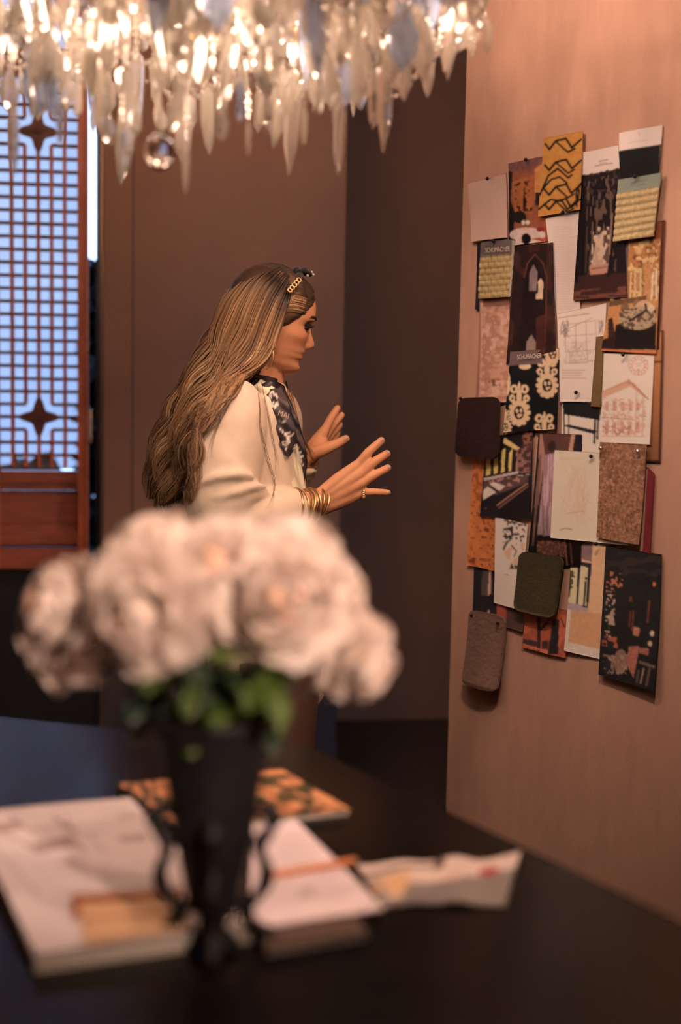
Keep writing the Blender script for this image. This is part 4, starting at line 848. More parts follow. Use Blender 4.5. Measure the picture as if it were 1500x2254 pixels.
# ================================================================== THE WOMAN
PY = 3.08
def W(px, py, dy=0.0):
    return at_y(px, py, PY + dy)
def WS(pts, n):
    """smooth path through (px, py, dy) points"""
    return [W(*p) for p in spline(pts, n)]
feet = W(600, 1800); feet.z = 0.0
M_skin = mat('skin', (1, 1, 1), 0.5, attr=True, spec=0.35, sss=0.12, bump=0.06, bscale=500)
# ---- head, in its own frame: f forward, s sideways (towards the camera), u up
hy, hp = math.radians(9), math.radians(11)
HF = Vector((math.cos(hp) * math.cos(hy), math.cos(hp) * math.sin(hy), -math.sin(hp)))
HS = Vector((math.sin(hy), -math.cos(hy), 0))
HU = HS.cross(HF); HU = HU if HU.z > 0 else -HU
HO = W(601, 704)
def HP(f, s, z): return HO + HF * f + HS * s + HU * (z * .93 if z < 0 else z)
_zf = [(-.124, .020), (-.119, .050), (-.112, .066), (-.104, .0735), (-.095, .0755), (-.086, .0725), (-.079, .0735), (-.073, .0775), (-.066, .0765), (-.059, .080), (-.052, .0785), (-.045, .0785), (-.03, .080), (-.015, .0805), (0, .0815), (.012, .0875), (.025, .0885), (.045, .086), (.065, .078), (.085, .061), (.100, .036), (.108, -.005)]
_zb = [(-.124, -.03), (-.11, -.045), (-.07, -.062), (-.05, -.076), (-.03, -.090), (0, -.100), (.03, -.102), (.06, -.095), (.085, -.078), (.1, -.055), (.108, -.015)]
_zw = [(-.124, .020), (-.118, .032), (-.108, .042), (-.095, .051), (-.07, .061), (-.05, .066), (-.03, .070), (0, .0735), (.03, .0745), (.06, .069), (.085, .056), (.1, .038), (.108, .008)]
def _it(tab, z): return np.interp(z, [a for a, _ in tab], [b for _, b in tab])
def head_grid(nz=110, nt=120, off=0.0, z0=-.124):
    z = np.linspace(z0, .108, nz)[:, None]; th = np.linspace(0, 2 * np.pi, nt, endpoint=False)[None]
    ff, fb, w = _it(_zf, z) + off, _it(_zb, z) - off, _it(_zw, z) + off
    mid = -.012; c, s_ = np.cos(th), np.sin(th)
    f = mid + np.where(c > 0, (ff - mid) * np.abs(c) ** .80, -(mid - fb) * np.abs(c) ** .9)
    s = w * np.sign(s_) * np.abs(s_) ** .88
    zz = np.broadcast_to(z, f.shape).copy()
    front = np.clip((f - .02) / .03, 0, 1)
    if off == 0:
        nz_ = np.interp(zz, [-.056, -.051, -.047, -.041, -.034, -.024, -.012, .004, .02], [0, .004, .015, .0215, .020, .0145, .008, .002, 0])
        sg = np.interp(zz, [-.05, -.04, -.02, 0], [.0115, .0105, .0082, .0075])
        f = f + front * nz_ * np.exp(-(s / sg) ** 2)
        for q in (-1, 1):
            g = lambda s0, z0_, a, b: np.exp(-((s - q * s0) / a) ** 2 - ((zz - z0_) / b) ** 2)
            f += front * (.0075 * g(.0135, -.045, .0055, .006) - .012 * g(.031, .001, .017, .010) + .0035 * g(.03, .017, .018, .006) + .003 * g(.043, -.024, .02, .018))
            s += q * (.003 * np.exp(-((zz + .025) / .014) ** 2)) * np.clip((f - .01) / .03, 0, 1) * (np.sign(s) == q)
        lip = np.exp(-(s / .020) ** 2)
        f += front * lip * (.0042 * np.exp(-((zz + .0585) / .0045) ** 2) + .0042 * np.exp(-((zz + .0715) / .005) ** 2) - .0035 * np.exp(-((zz + .0648) / .0022) ** 2))
        f += front * .003 * np.exp(-(s / .016) ** 2 - ((zz + .098) / .010) ** 2)
        if z0 < -.12: zz[0] += 0
    return f, s, zz
def grid_faces(nz, nt, caps=True):
    fs = [(i * nt + j, i * nt + (j + 1) % nt, (i + 1) * nt + (j + 1) % nt, (i + 1) * nt + j) for i in range(nz - 1) for j in range(nt)]
    if caps: fs += [tuple(range(nt - 1, -1, -1)), tuple((nz - 1) * nt + j for j in range(nt))]
    return fs
f, s, z = head_grid()
hv = [HP(a, b, c) for a, b, c in zip(f.ravel(), s.ravel(), z.ravel())]
body = MB(); body.add(hv, grid_faces(*f.shape))
for q in (-1, 1): body.ell(HP(-.012, q * .072, -.018), (.016, .007, .028), 12, 8)     # ears, under the hair
# ---- neck, trunk and limbs
body.tube(WS([(598, 760, 0), (584, 805, 0), (572, 850, .003), (560, 900, .005)], 12), [.052, .049, .047, .046, .046, .047, .049, .052, .056, .062, .070, .08], 20)
body.tube(WS([(560, 895, .01), (552, 960, .01), (552, 1060, .01), (565, 1200, .01), (578, 1330, .01), (590, 1450, .01)], 16), [.085, .098, .105, .108, .108, .105, .1, .096, .094, .096, .1, .108, .114, .116, .114, .1], 20)
SHR, ELR, WRR = (512, 918, -.155), (486, 1150, -.205), (700, 1107, -.125)
SHL, ELL, WRL = (600, 915, .165), (600, 1090, .225), (680, 1003, .135)
def limb(a, b, r0, r1, n=8):
    body.tube([W(*a).lerp(W(*b), i / (n - 1)) for i in range(n)], list(np.linspace(r0, r1, n)), 16)
    body.ell(W(*b), (r1, r1, r1), 14, 10)
limb((555, 915, 0), SHR, .065, .056); limb(SHR, ELR, .052, .040); limb(ELR, (640, 1119, -.150), .041, .033); limb((640, 1119, -.150), WRR, .033, .0262)
limb((570, 915, 0), SHL, .065, .056); limb(SHL, ELL, .052, .040); limb(ELL, WRL, .041, .024)
for s_, dy in ((1, -.085), (-1, .095)):
    hip = W(590, 1450, dy); knee = Vector((hip.x + .01, hip.y, .47)); ank = Vector((hip.x - .01, hip.y, .07))
    body.tube([hip, hip.lerp(knee, .5), knee, knee.lerp(ank, .35), ank], [.092, .08, .056, .056, .036], 16)
    body.tube([ank, ank + Vector((.05, 0, -.03)), ank + Vector((.15, 0, -.045))], [.036, .036, .022], 12)
# ---- hands: palm from metacarpals, five separate fingers each
def finger(pts, r0, r1):
    p = WS(pts, 9); body.tube(p, list(np.linspace(r0, r1, 9)), 12); body.ell(p[-1], (r1, r1, r1), 12, 8); return p
nail_at = []
RK = [(790, 1022, -.105), (799, 1040, -.112), (801, 1061, -.114), (793, 1086, -.112)]
RT = [[(790, 1022, -.105), (813, 994, -.102), (840, 970, -.088)], [(799, 1040, -.112), (824, 1017, -.110), (852, 999, -.096)], [(801, 1061, -.114), (828, 1044, -.114), (854, 1030, -.102)], [(793, 1086, -.112), (822, 1083, -.114), (854, 1085, -.106)]]
for i, (k_, t_) in enumerate(zip(RK, RT)):
    a = (WRR[0] + 4, WRR[1] - 16 + i * 10, WRR[2])
    body.tube([W(*a), W(*a).lerp(W(*k_), .5), W(*k_)], [.0155, .0165, .0118], 12)
    p = finger(t_, (.0108, .0110, .0105, .0095)[i], (.0084, .0086, .0082, .0074)[i]); nail_at.append((p[-1], p[-1] - p[-2], (.0084, .0086, .0082, .0074)[i]))
body.ell(W(752, 1080, -.118), (.040, .014, .030), 14, 10)
finger([(718, 1092, -.110), (752, 1078, -.080), (790, 1066, -.052), (812, 1050, -.035)], .0145, .0090)          # thumb, behind the palm
LK = [(716, 946, .140), (722, 950, .158), (726, 958, .172), (727, 970, .184)]
LT = [[(716, 946, .140), (730, 919, .145), (743, 899, .152)], [(722, 950, .158), (740, 928, .164), (752, 914, .172)], [(726, 958, .172), (740, 944, .180), (748, 935, .19)], [(727, 970, .184), (738, 960, .194), (742, 954, .2)]]
for i, (k_, t_) in enumerate(zip(LK, LT)):
    a = (WRL[0] + 2, WRL[1] - 6 + i * 2, WRL[2] + .006 * i)
    body.tube([W(*a), W(*a).lerp(W(*k_), .5), W(*k_)], [.0165, .0165, .0118], 12)
    finger(t_, .0105, .0082)
p = finger([(690, 998, .120), (712, 990, .112), (738, 979, .110), (762, 966, .114)], .0175, .0092); nail_at.append((p[-1], p[-1] - p[-2], .0098))
body.ell(W(702, 982, .135), (.026, .020, .026), 12, 8)
bm_ = remeshed(body, 0.0027, 3, 'person_body')
v = np.empty(len(bm_.vertices) * 3); bm_.vertices.foreach_get('co', v); v = v.reshape(-1, 3)
# skin colour: a little redder cheeks, lips and fingertips
rel = v - np.array(HO); hf, hs_, hz = rel @ np.array(HF), rel @ np.array(HS), rel @ np.array(HU); hz = np.where(hz < 0, hz / .93, hz)
base = np.array((.68, .345, .195)); cols = np.tile(base, (len(v), 1))
def blend(w, c):
    global cols; w = np.clip(w, 0, 1)[:, None]; cols = cols * (1 - w) + np.array(c) * w
inhead = (np.abs(hs_) < .1) & (np.abs(hz) < .14) & (hf > 0)
blend(.45 * inhead * np.exp(-((np.abs(hs_) - .05) / .02) ** 2 - ((hz + .035) / .022) ** 2), (.60, .22, .13))
lipw = inhead * (hf > .06) * np.exp(-(hs_ / .021) ** 4) * ((np.exp(-((hz + .059) / .0052) ** 4) + np.exp(-((hz + .0715) / .0058) ** 4)))
blend(.8 * lipw, (.42, .13, .10))
blend(.5 * inhead * (hf > .04) * np.exp(-((np.abs(hs_) - .032) / .016) ** 2 - ((hz - .004) / .010) ** 2), (.30, .13, .08))
tips = np.zeros(len(v))
for q, d, r in nail_at: tips = np.maximum(tips, np.exp(-(np.linalg.norm(v - np.array(q), axis=1) / .018) ** 2))
blend(.35 * tips, (.60, .24, .15)); blend(.12 * (vnoise(v[:, 0] * 60, v[:, 2] * 60 + v[:, 1] * 40, 4) - .2), (.5, .2, .12))
set_col(bm_, cols)
bm_.vertices.foreach_set('co', (v - np.array(feet)).ravel()); bm_.update()
person = link('person', bm_, M_skin); person.location = feet
tag(person, 'woman in a cream shirt and dark patterned scarf raising both hands towards the pinned papers', 'person')
def wear(mb, name, material, smooth=True, parent=None, label=None):
    o = part(mb, name, material, person, smooth) if parent is None else part(mb, name, material, person, smooth)
    if parent is not None: o.parent = parent; o.matrix_basis = Matrix.Translation(-parent.location) @ o.matrix_basis
    if label: o['label'] = label
    return o
def wear_mesh(me, name, material, label=None):
    n = len(me.vertices); c = np.empty(n * 3); me.vertices.foreach_get('co', c)
    me.vertices.foreach_set('co', (c.reshape(-1, 3) - np.array(feet)).ravel()); me.update(); me.materials.clear()
    o = link(name, me, material, person)
    if label: o['label'] = label
    return o
# ---- eyes, lashes, brows, nails
M_eye = mat('eye_white', (.55, .45, .40), .2); M_lash = mat('dark_lashes', (.012, .008, .007), .6); M_brow = mat('brow_hair', (.10, .05, .03), .7); M_nail = mat('pale_nail_lacquer', (.52, .33, .27), .25); M_iris = mat('dark_iris', (.03, .02, .015), .15)
for q in (1, -1):
    e = MB(); e.ell(HP(.0625, q * .031, .0005), (.0122, .0122, .0122), 16, 12); wear(e, 'eye', M_eye)
    wear(MB().ell(HP(.0735, q * .0315, .0), (.0045, .0045, .0048), 12, 8), 'iris', M_iris)
    l_ = MB(); b_ = MB()
    for k in range(11):
        t = k / 10; a = HP(.0765 - .012 * abs(t - .45) ** 1.6 * 2.2, q * (.0185 + .028 * t), .0055 - .010 * (t - .5) ** 2 * 2)
        l_.tube([a, a + HF * (.011 - .003 * t) + HS * q * (.002 + .005 * t) - HU * .003], [.0022, .0006], 5)
    l_.tube([HP(.0765 - .012 * abs(t - .45) ** 1.6 * 2.2, q * (.0185 + .028 * t), .006 - .010 * (t - .5) ** 2 * 2) for t in np.linspace(0, 1, 9)], .0026, 6)
    l_.tube([HP(.0755 - .012 * abs(t - .45) ** 1.6 * 2.2, q * (.0195 + .026 * t), -.0062) for t in np.linspace(.2, 1, 7)], .0011, 6)
    wear(l_, 'eyelashes', M_lash)
    b_.tube([HP(.0895 - .001 - .016 * t ** 2, q * (.012 + .040 * t), .0175 + .006 * math.sin(t * 2.4)) for t in np.linspace(0, 1, 10)], [.0022, .003, .0032, .0032, .003, .0028, .0025, .002, .0016, .0008], 6)
    wear(b_, 'eyebrow', M_brow)
for q, d, r in nail_at:
    d = d.normalized(); n_ = (Vector((0, -1, .35)) - d * Vector((0, -1, .35)).dot(d)).normalized(); sd = d.cross(n_)
    mb = MB(); rot = Matrix((sd, d, n_)).transposed(); mb.ell(q + n_ * r * .66 - d * r * .10, (r * .62, r * .80, r * .40), 10, 8, rot); wear(mb, 'fingernail', M_nail)
# ---- cream shirt: one cloth surface from trunk, sleeves and folds
sh_ = MB()
rings = [(842, 588, 36, .058), (858, 580, 52, .085), (876, 560, 80, .140), (905, 548, 104, .172), (950, 543, 116, .182), (1010, 546, 121, .184), (1080, 553, 122, .182), (1160, 562, 123, .180), (1280, 576, 128, .182), (1400, 586, 129, .188), (1470, 588, 128, .190), (1528, 589, 126, .190)]
rg = spline(rings, 60); vs = []; NT = 72
for i, (y, cx, hx, hyy) in enumerate(rg):
    c = W(cx, y, .01)
    for j in range(NT):
        a = 2 * math.pi * j / NT
        ex = .86; ca = math.copysign(abs(math.cos(a)) ** ex, math.cos(a)); sa = math.copysign(abs(math.sin(a)) ** ex, math.sin(a))
        fold = 1 + .018 * math.sin(a * 9 + y * .01) * min(1, max(0, (y - 1000) / 300)) + .012 * math.sin(a * 5 - y * .018)
        p = c + Vector((hx * .000985 * ca * fold, hyy * sa * fold, 0))
        if y > 1440: p.z -= .012 * max(0, -math.cos(a)) * (y - 1440) / 90 - .0
        vs.append(p)
sh_.add(vs, grid_faces(60, NT))
def sleeve(pts, rad, n=22):
    p = WS(pts, n); sh_.tube(p, list(np.interp(np.linspace(0, 1, n), np.linspace(0, 1, len(rad)), rad)), 24)
sleeve([(530, 905, -.12), SHR, (497, 1000, -.185), (488, 1090, -.205), (492, 1150, -.205)], [.062, .074, .079, .078, .076, .068])
sleeve([(480, 1148, -.205), (540, 1142, -.190), (610, 1127, -.162), (668, 1113, -.138)], [.066, .066, .056, .046, .040])
sleeve([(575, 905, .12), SHL, (600, 1000, .2), ELL], [.06, .066, .066, .06])
sleeve([ELL, (640, 1045, .19), (672, 1010, .142)], [.058, .048, .036])
def foldt(pts, r):
    p = WS(pts, 14); sh_.tube(p, [r * (.35 + .65 * math.sin(math.pi * i / 13)) for i in range(14)], 10)
foldt([(430, 1086, -.225), (462, 1056, -.248), (510, 1040, -.250), (566, 1042, -.22)], .022)
foldt([(424, 1112, -.22), (470, 1112, -.25), (530, 1096, -.245), (590, 1082, -.20)], .024)
foldt([(434, 1074, -.262), (466, 1053, -.275), (520, 1044, -.270), (560, 1050, -.245)], .011)
foldt([(440, 1104, -.265), (490, 1092, -.277), (548, 1074, -.255), (590, 1068, -.21)], .010)
foldt([(450, 960, -.24), (455, 1010, -.25), (440, 1060, -.24)], .012)
foldt([(560, 930, -.17), (568, 990, -.18), (566, 1080, -.2)], .010)
foldt([(600, 880, -.10), (622, 940, -.125), (640, 1010, -.12), (650, 1080, -.1)], .009)
foldt([(640, 980, -.09), (662, 1060, -.08), (680, 1180, -.07)], .008)
foldt([(620, 1300, -.15), (640, 1400, -.14), (680, 1500, -.11)], .014)
foldt([(560, 1300, -.17), (580, 1420, -.17), (640, 1510, -.15)], .014)
sm_ = remeshed(sh_, 0.0045, 9, 'shirt_cloth')
n = len(sm_.vertices); c = np.empty(n * 3); sm_.vertices.foreach_get('co', c); c = c.reshape(-1, 3); nn = np.empty(n * 3); sm_.vertices.foreach_get('normal', nn); nn = nn.reshape(-1, 3)
wr = vnoise(c[:, 0] * 22 + c[:, 2] * 9, c[:, 2] * 10 + c[:, 1] * 12, 3) - .5 + .5 * (vnoise(c[:, 0] * 45, c[:, 2] * 30 + c[:, 1] * 30, 5) - .5)
c += nn * (wr * .007)[:, None]; sm_.vertices.foreach_set('co', c.ravel()); sm_.update()
from mathutils.bvhtree import BVHTree
_pl = np.empty(len(sm_.loops), np.int32); sm_.loops.foreach_get('vertex_index', _pl)
shirt_tree = BVHTree.FromPolygons([tuple(q) for q in c.tolist()], [tuple(_pl[p.loop_start:p.loop_start + p.loop_total]) for p in sm_.polygons])
def front_of_shirt(px, py, dy, gap=.004):
    """depth offset that keeps a hair point on the camera side of the cloth"""
    d = ray(px, py).normalized(); hit = shirt_tree.ray_cast(CAM, d)
    return dy if hit[0] is None else min(dy, hit[0].y - PY - gap)
M_shirt = mat('cream_cotton', (.76, .64, .52), .85, var=.03, vscale=20, bump=.25, bscale=700, sheen=.1, spec=.2)
shirt = wear_mesh(sm_, 'shirt', M_shirt, 'cream loose cotton shirt')
# collar and front placket
def ribbon(name, pts, halfw, nseg, material, thick=.002, normal=Vector((0, -1, 0)), bulge=.004, paint=None, parent=None):
    """cloth band along (px, py, dy) points, halfw in metres, width across the picture-side direction"""
    P = spline(pts, nseg); hw_ = np.interp(np.linspace(0, 1, nseg), np.linspace(0, 1, len(halfw)), halfw); m_ = 13
    c = [W(*q) for q in P]; G = np.zeros((nseg, m_, 3)); Q = np.zeros((nseg, m_, 2))
    for i in range(nseg):
        t = (c[min(i + 1, nseg - 1)] - c[max(i - 1, 0)]).normalized(); sd = t.cross(normal).normalized(); nd = sd.cross(t).normalized()
        if nd.dot(normal) < 0: nd = -nd
        for j in range(m_):
            u = j / (m_ - 1) * 2 - 1
            p = c[i] + sd * (u * hw_[i]) + nd * (bulge * (1 - u * u) + .0022 * math.sin(u * 5 + i * .5))
            G[i, j] = p; Q[i, j] = (P[i, 0] + (sd.x * u * hw_[i]) / .000985, P[i, 1] - (sd.z * u * hw_[i]) / .000985)
    base, ops = paint or ((206, 160, 120), [])
    cols, h_ = run_paint(base, ops, Q[..., 0], Q[..., 1], 1.0)
    o = grid_sheet(name, G, cols, thick, normal, material)
    o.parent = person; o.location = o.location - feet
    return o
M_placket = mat('cream_placket', (1, 1, 1), .85, attr=True, bump=.2, bscale=700)
ribbon('collar', [(566, 848, -.078), (590, 868, -.098), (612, 892, -.112), (628, 925, -.112)], [.016, .020, .018, .006], 22, M_placket, .003, bulge=.006, paint=((228, 186, 142), []))
ribbon('placket', [(620, 900, -.115), (640, 985, -.118), (655, 1060, -.112), (668, 1150, -.105)], [.013, .015, .015, .015], 30, M_placket, .002, bulge=.002, paint=((226, 182, 140), [('l', [(628, 900), (650, 1000), (668, 1120)], .8, (170, 120, 88), .6)]))
# ---- trousers and shoes
tr = MB()
for dy in (-.085, .10):
    hip = W(600, 1440, dy); ank = Vector((hip.x, hip.y, .06))
    tr.tube([hip, hip.lerp(ank, .35), hip.lerp(ank, .7), ank], [.108, .092, .082, .078], 22)
M_trous = mat('brown_trousers', (.17, .095, .075), .8, var=.06, bump=.2, bscale=500)
wear_mesh(remeshed(tr, .006, 5, 'trousers'), 'trousers', M_trous, 'brown trousers')
M_shoe = mat('black_leather', (.02, .018, .018), .35)
for dy in (-.085, .10):
    a = W(600, 1440, dy); a.z = 0
    q = MB(); q.tube([a + Vector((-.06, 0, .035)), a + Vector((.02, 0, .04)), a + Vector((.10, 0, .03)), a + Vector((.175, 0, .022))], [.030, .034, .032, .018], 14); wear(q, 'shoe', M_shoe)
# ---- scarf: wrapped neck and two hanging ends
CR_ = (214, 172, 146)
def motif(x, y, r):
    o = []
    for k in range(5):
        a = k * 2 * math.pi / 5 + .3; o.append(('e', x + r * math.cos(a), y + r * math.sin(a), r * .55, r * .55, CR_))
    return o + [('e', x, y, r * .5, r * .5, (60, 36, 32))]
sc_ops = [('pn', None, (66, 40, 35), .62, 7, 7, 4)] + motif(601, 872, 5) + motif(607, 892, 5) + motif(613, 874, 4) + motif(636, 957, 5) + motif(661, 1001, 5) + motif(652, 985, 4) + motif(628, 975, 4) + [('l', [(612, 925), (622, 932), (630, 925)], 1.2, CR_), ('l', [(618, 945), (628, 955), (638, 975)], 1.4, CR_), ('l', [(630, 990), (637, 962), (645, 955)], 1.6, CR_), ('l', [(655, 1030), (664, 1050)], 1.6, CR_), ('l', [(608, 905), (600, 890)], .9, CR_), ('l', [(668, 1025), (662, 1010)], 1, CR_)]
M_scarf = mat('printed_silk_scarf', (1, 1, 1), .5, attr=True)
ribbon('scarf_wrap', [(556, 850, -.062), (580, 860, -.086), (600, 864, -.084), (612, 866, -.05), (614, 866, .0)], [.020, .024, .025, .022, .015], 26, M_scarf, .006, bulge=.006, paint=((40, 28, 28), sc_ops))
ribbon('scarf_wrap', [(566, 836, -.062), (586, 843, -.070), (602, 847, -.054), (608, 848, -.015)], [.012, .015, .015, .010], 20, M_scarf, .006, bulge=.006, paint=((36, 26, 28), sc_ops))
t1 = ribbon('scarf_tail', [(600, 858, -.098), (614, 895, -.125), (628, 940, -.135), (634, 975, -.135), (634, 1004, -.132)], [.022, .023, .021, .020, .004], 40, M_scarf, .002, bulge=.004, paint=((44, 29, 28), sc_ops))
ribbon('scarf_tail', [(612, 862, -.07), (636, 920, -.10), (652, 975, -.112), (662, 1020, -.110), (667, 1062, -.104)], [.016, .017, .018, .015, .004], 40, M_scarf, .002, bulge=.003, paint=((36, 26, 26), sc_ops))
M_ink2 = mat('scarf_lettering', (.62, .45, .36), .7)
a_ = W(612, 914, -.147); xd = W(634, 922, -.150) - a_
te = text_mesh('scarf_lettering', 'MAI', xd.length, M_ink2, person, a_, xd.normalized(), Vector((.28, 0, 1)).normalized(), Vector((0, -1, 0)))
# ---- hair
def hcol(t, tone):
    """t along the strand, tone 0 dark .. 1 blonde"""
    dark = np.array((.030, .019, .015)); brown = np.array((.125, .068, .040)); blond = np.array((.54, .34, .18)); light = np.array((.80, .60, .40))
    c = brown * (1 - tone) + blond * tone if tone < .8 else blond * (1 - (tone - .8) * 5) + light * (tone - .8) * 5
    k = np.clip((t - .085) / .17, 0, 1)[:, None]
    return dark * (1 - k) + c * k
GD = [[(640, 634, -.070), (628, 680, -.086), (612, 730, -.092), (590, 778, -.098), (550, 824, -.118), (500, 868, -.160), (458, 912, -.200), (436, 972, -.215), (424, 1040, -.20), (404, 1104, -.17)],
      [(632, 606, -.055), (604, 648, -.088), (580, 700, -.102), (556, 758, -.108), (518, 820, -.130), (468, 874, -.175), (428, 936, -.190), (404, 1002, -.18), (386, 1070, -.16), (372, 1124, -.14)],
      [(618, 592, -.030), (576, 622, -.082), (544, 680, -.098), (520, 745, -.102), (486, 806, -.112), (440, 870, -.135), (402, 940, -.140), (378, 1010, -.13), (360, 1078, -.12), (348, 1124, -.10)],
      [(606, 586, -.010), (552, 606, -.050), (508, 650, -.066), (482, 706, -.070), (462, 760, -.072), (428, 820, -.080), (392, 886, -.08), (364, 954, -.08), (342, 1022, -.07), (332, 1092, -.06)],
      [(604, 584, .030), (548, 602, .030), (504, 645, .028), (476, 702, .025), (456, 758, .02), (424, 818, .015), (388, 884, .01), (360, 952, .0), (336, 1022, -.01), (327, 1096, -.02)],
      [(604, 586, .06), (550, 608, .07), (508, 652, .07), (482, 710, .06), (462, 766, .05), (430, 826, .04), (394, 892, .03), (366, 960, .02), (346, 1030, .01), (338, 1100, .0)]]
GA = np.array([spline(g, 34) for g in GD])                      # guides x points x (px, py, dy)
def guide(w):
    w = min(max(w, 0), len(GD) - 1.001); i = int(w); u = w - i; return GA[i] * (1 - u) + GA[i + 1] * u
hair = MB(); hcols = []
def add_strand(P, r, tone, n=5, tz=None):
    pts = [W(*q) for q in P]; k = len(pts); rs = [r * (.55 + .45 * math.sin(math.pi * min(1, .12 + i / k))) * (1 if i < k * .75 else max(.15, 1 - (i / k - .75) * 3.2)) for i in range(k)]
    hair.tube(pts, rs, n, cap=False); c = hcol(np.linspace(0, 1, k) if tz is None else tz, tone); hcols.append(np.repeat(c, n, 0))
rh = random.Random(21)
def settle(P, lo=0.0):
    for q in P:
        if q[1] > 832: q[2] = front_of_shirt(q[0], q[1], q[2], lo)
    return P
I34 = np.linspace(0, 1, 34)
for lk in range(84):                                             # wavy locks, each a bundle of strands
    wl = rh.uniform(-.1, 5.0) if lk < 62 else rh.uniform(-.1, 1.6); ph = 1.5 * wl + rh.gauss(0, .55); fr = rh.uniform(19, 25); amp = rh.uniform(.6, 1.35)
    dep = rh.random() ** 1.6; lt = vnoise(np.array([wl * 5.0]), np.array([.5]), 9)[0]
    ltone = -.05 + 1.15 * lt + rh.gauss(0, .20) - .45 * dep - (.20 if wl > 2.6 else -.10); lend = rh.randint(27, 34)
    for k in range(17):
        w = wl + rh.gauss(0, .09); P = guide(w).copy(); i = I34
        am = (.3 + 23 * np.clip(i - .25, 0, 1) ** .6 * np.clip((i - .25) * 6, 0, 1)) * amp
        sx, sy = rh.gauss(0, 3.2), rh.gauss(0, 3.2); tw = 1 - .45 * i + .5 * np.abs(np.sin(i * 8 + ph))
        P[:, 0] += .9 * am * np.sin(i * fr + ph) + sx * tw * (.5 + i); P[:, 1] += .45 * am * np.sin(i * fr + ph) + sy * tw * (.4 + i)
        P[:, 2] += dep * .030 * np.sin(np.pi * np.clip(i + .1, 0, 1)) + .012 * np.cos(i * fr + ph) * np.clip(i - .2, 0, 1) + rh.gauss(0, .003)
        P = P[:max(24, lend - rh.randint(0, 2))]
        if w < 3.2: settle(P, rh.uniform(.002, .014))
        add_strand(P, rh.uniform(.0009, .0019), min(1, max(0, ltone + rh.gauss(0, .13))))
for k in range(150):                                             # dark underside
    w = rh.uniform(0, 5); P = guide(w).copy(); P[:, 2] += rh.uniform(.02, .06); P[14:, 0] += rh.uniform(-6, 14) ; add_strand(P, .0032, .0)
def skull(be, la, off=0.0):
    """point over the skull: be 0 at the brow, 90 at the crown, 180 at the back; la sideways"""
    be, la = math.radians(be), math.radians(la)
    return HP(-.012 + (.106 + off) * math.cos(be) * math.cos(la), (.083 + off) * math.sin(la), (.112 + off) * math.sin(be) * math.cos(la))
for k in range(620):                                             # hair laid back over the crown behind the band
    la = rh.uniform(-86, 86); b0 = 64 + rh.uniform(-3, 3); b1 = rh.uniform(105, 142); P = []
    for i in np.linspace(0, 1, 12): P.append(skull(b0 + (b1 - b0) * i, la + 4 * math.sin(i * 3 + k), .004 * math.sin(math.pi * min(1, i + .1)) + rh.gauss(0, .0006)))
    hair.tube(P, [.0009 + .0016 * math.sin(math.pi * min(1, .2 + i / 12)) for i in range(12)], 4, cap=False)
    hcols.append(np.repeat(hcol(np.linspace(.02, .14, 12), rh.uniform(.2, .7)), 4, 0))
for k in range(520):                                             # combed back from the forehead to the band
    la = rh.uniform(-84, 84); q = abs(la) / 84; b0 = 36 - 26 * q ** 1.5 + rh.uniform(-1.5, 1.5); b1 = 70; P = []
    for i in np.linspace(0, 1, 9): P.append(skull(b0 + (b1 - b0) * i, la, -.003 + .005 * math.sin(math.pi * min(1, i * .7 + .1)) + rh.gauss(0, .0005)))
    hair.tube(P, [.0006 + .0014 * math.sin(math.pi * min(1, .15 + i / 9)) for i in range(9)], 4, cap=False)
    tone = .1 + .5 * q + rh.gauss(0, .12); hcols.append(np.repeat(hcol(np.linspace(.04, .10 + .9 * max(0, q - .45), 9), min(1, max(0, tone))), 4, 0))
for g, n_, to in (([(566, 845, -.10), (572, 890, -.1), (574, 945, -.1), (590, 1010, -.1), (604, 1060, -.1), (600, 1092, -.1), (588, 1122, -.1)], 4, .35), ([(575, 840, -.1), (588, 900, -.1), (600, 960, -.1), (610, 1010, -.1), (606, 1060, -.1)], 3, .4), ([(500, 872, -.1), (486, 905, -.1), (478, 935, -.1), (455, 948, -.1), (430, 944, -.1)], 4, .25), ([(520, 868, -.1), (500, 900, -.1), (470, 960, -.1), (466, 1010, -.1)], 3, .3),
                  ([(640, 850, .06), (648, 900, .04), (658, 950, .02), (676, 990, .03), (684, 1004, .04)], 26, .45), ([(630, 840, .06), (640, 890, .05), (646, 930, .03), (652, 960, .02)], 18, .2), ([(602, 752, -.1), (560, 812, -.11), (500, 862, -.1), (452, 920, -.1), (436, 1000, -.1), (424, 1060, -.1), (404, 1108, -.1)], 34, .5), ([(590, 762, -.1), (545, 818, -.11), (486, 872, -.1), (440, 960, -.1), (410, 1050, -.1), (428, 1100, -.1)], 26, .6), ([(580, 770, -.1), (530, 822, -.11), (470, 885, -.1), (424, 990, -.1), (436, 1060, -.1), (418, 1108, -.1)], 22, .45)):
    for k in range(n_):
        P = spline(g, 26); i = np.linspace(0, 1, 26); P[:, 0] += rh.gauss(0, 4) * (i + .1) + 3 * np.sin(i * 9 + rh.uniform(0, 6)) * i; P[:, 1] += rh.gauss(0, 4) * (i + .1); P[:, 2] += rh.gauss(0, .003)
        settle(P, rh.uniform(.001, .006))
        add_strand(P, rh.uniform(.0003, .0005) if n_ < 10 else rh.uniform(.0006, .0011), min(1, max(0, to + rh.gauss(0, .2))), 4, np.linspace(.25, 1, 26))
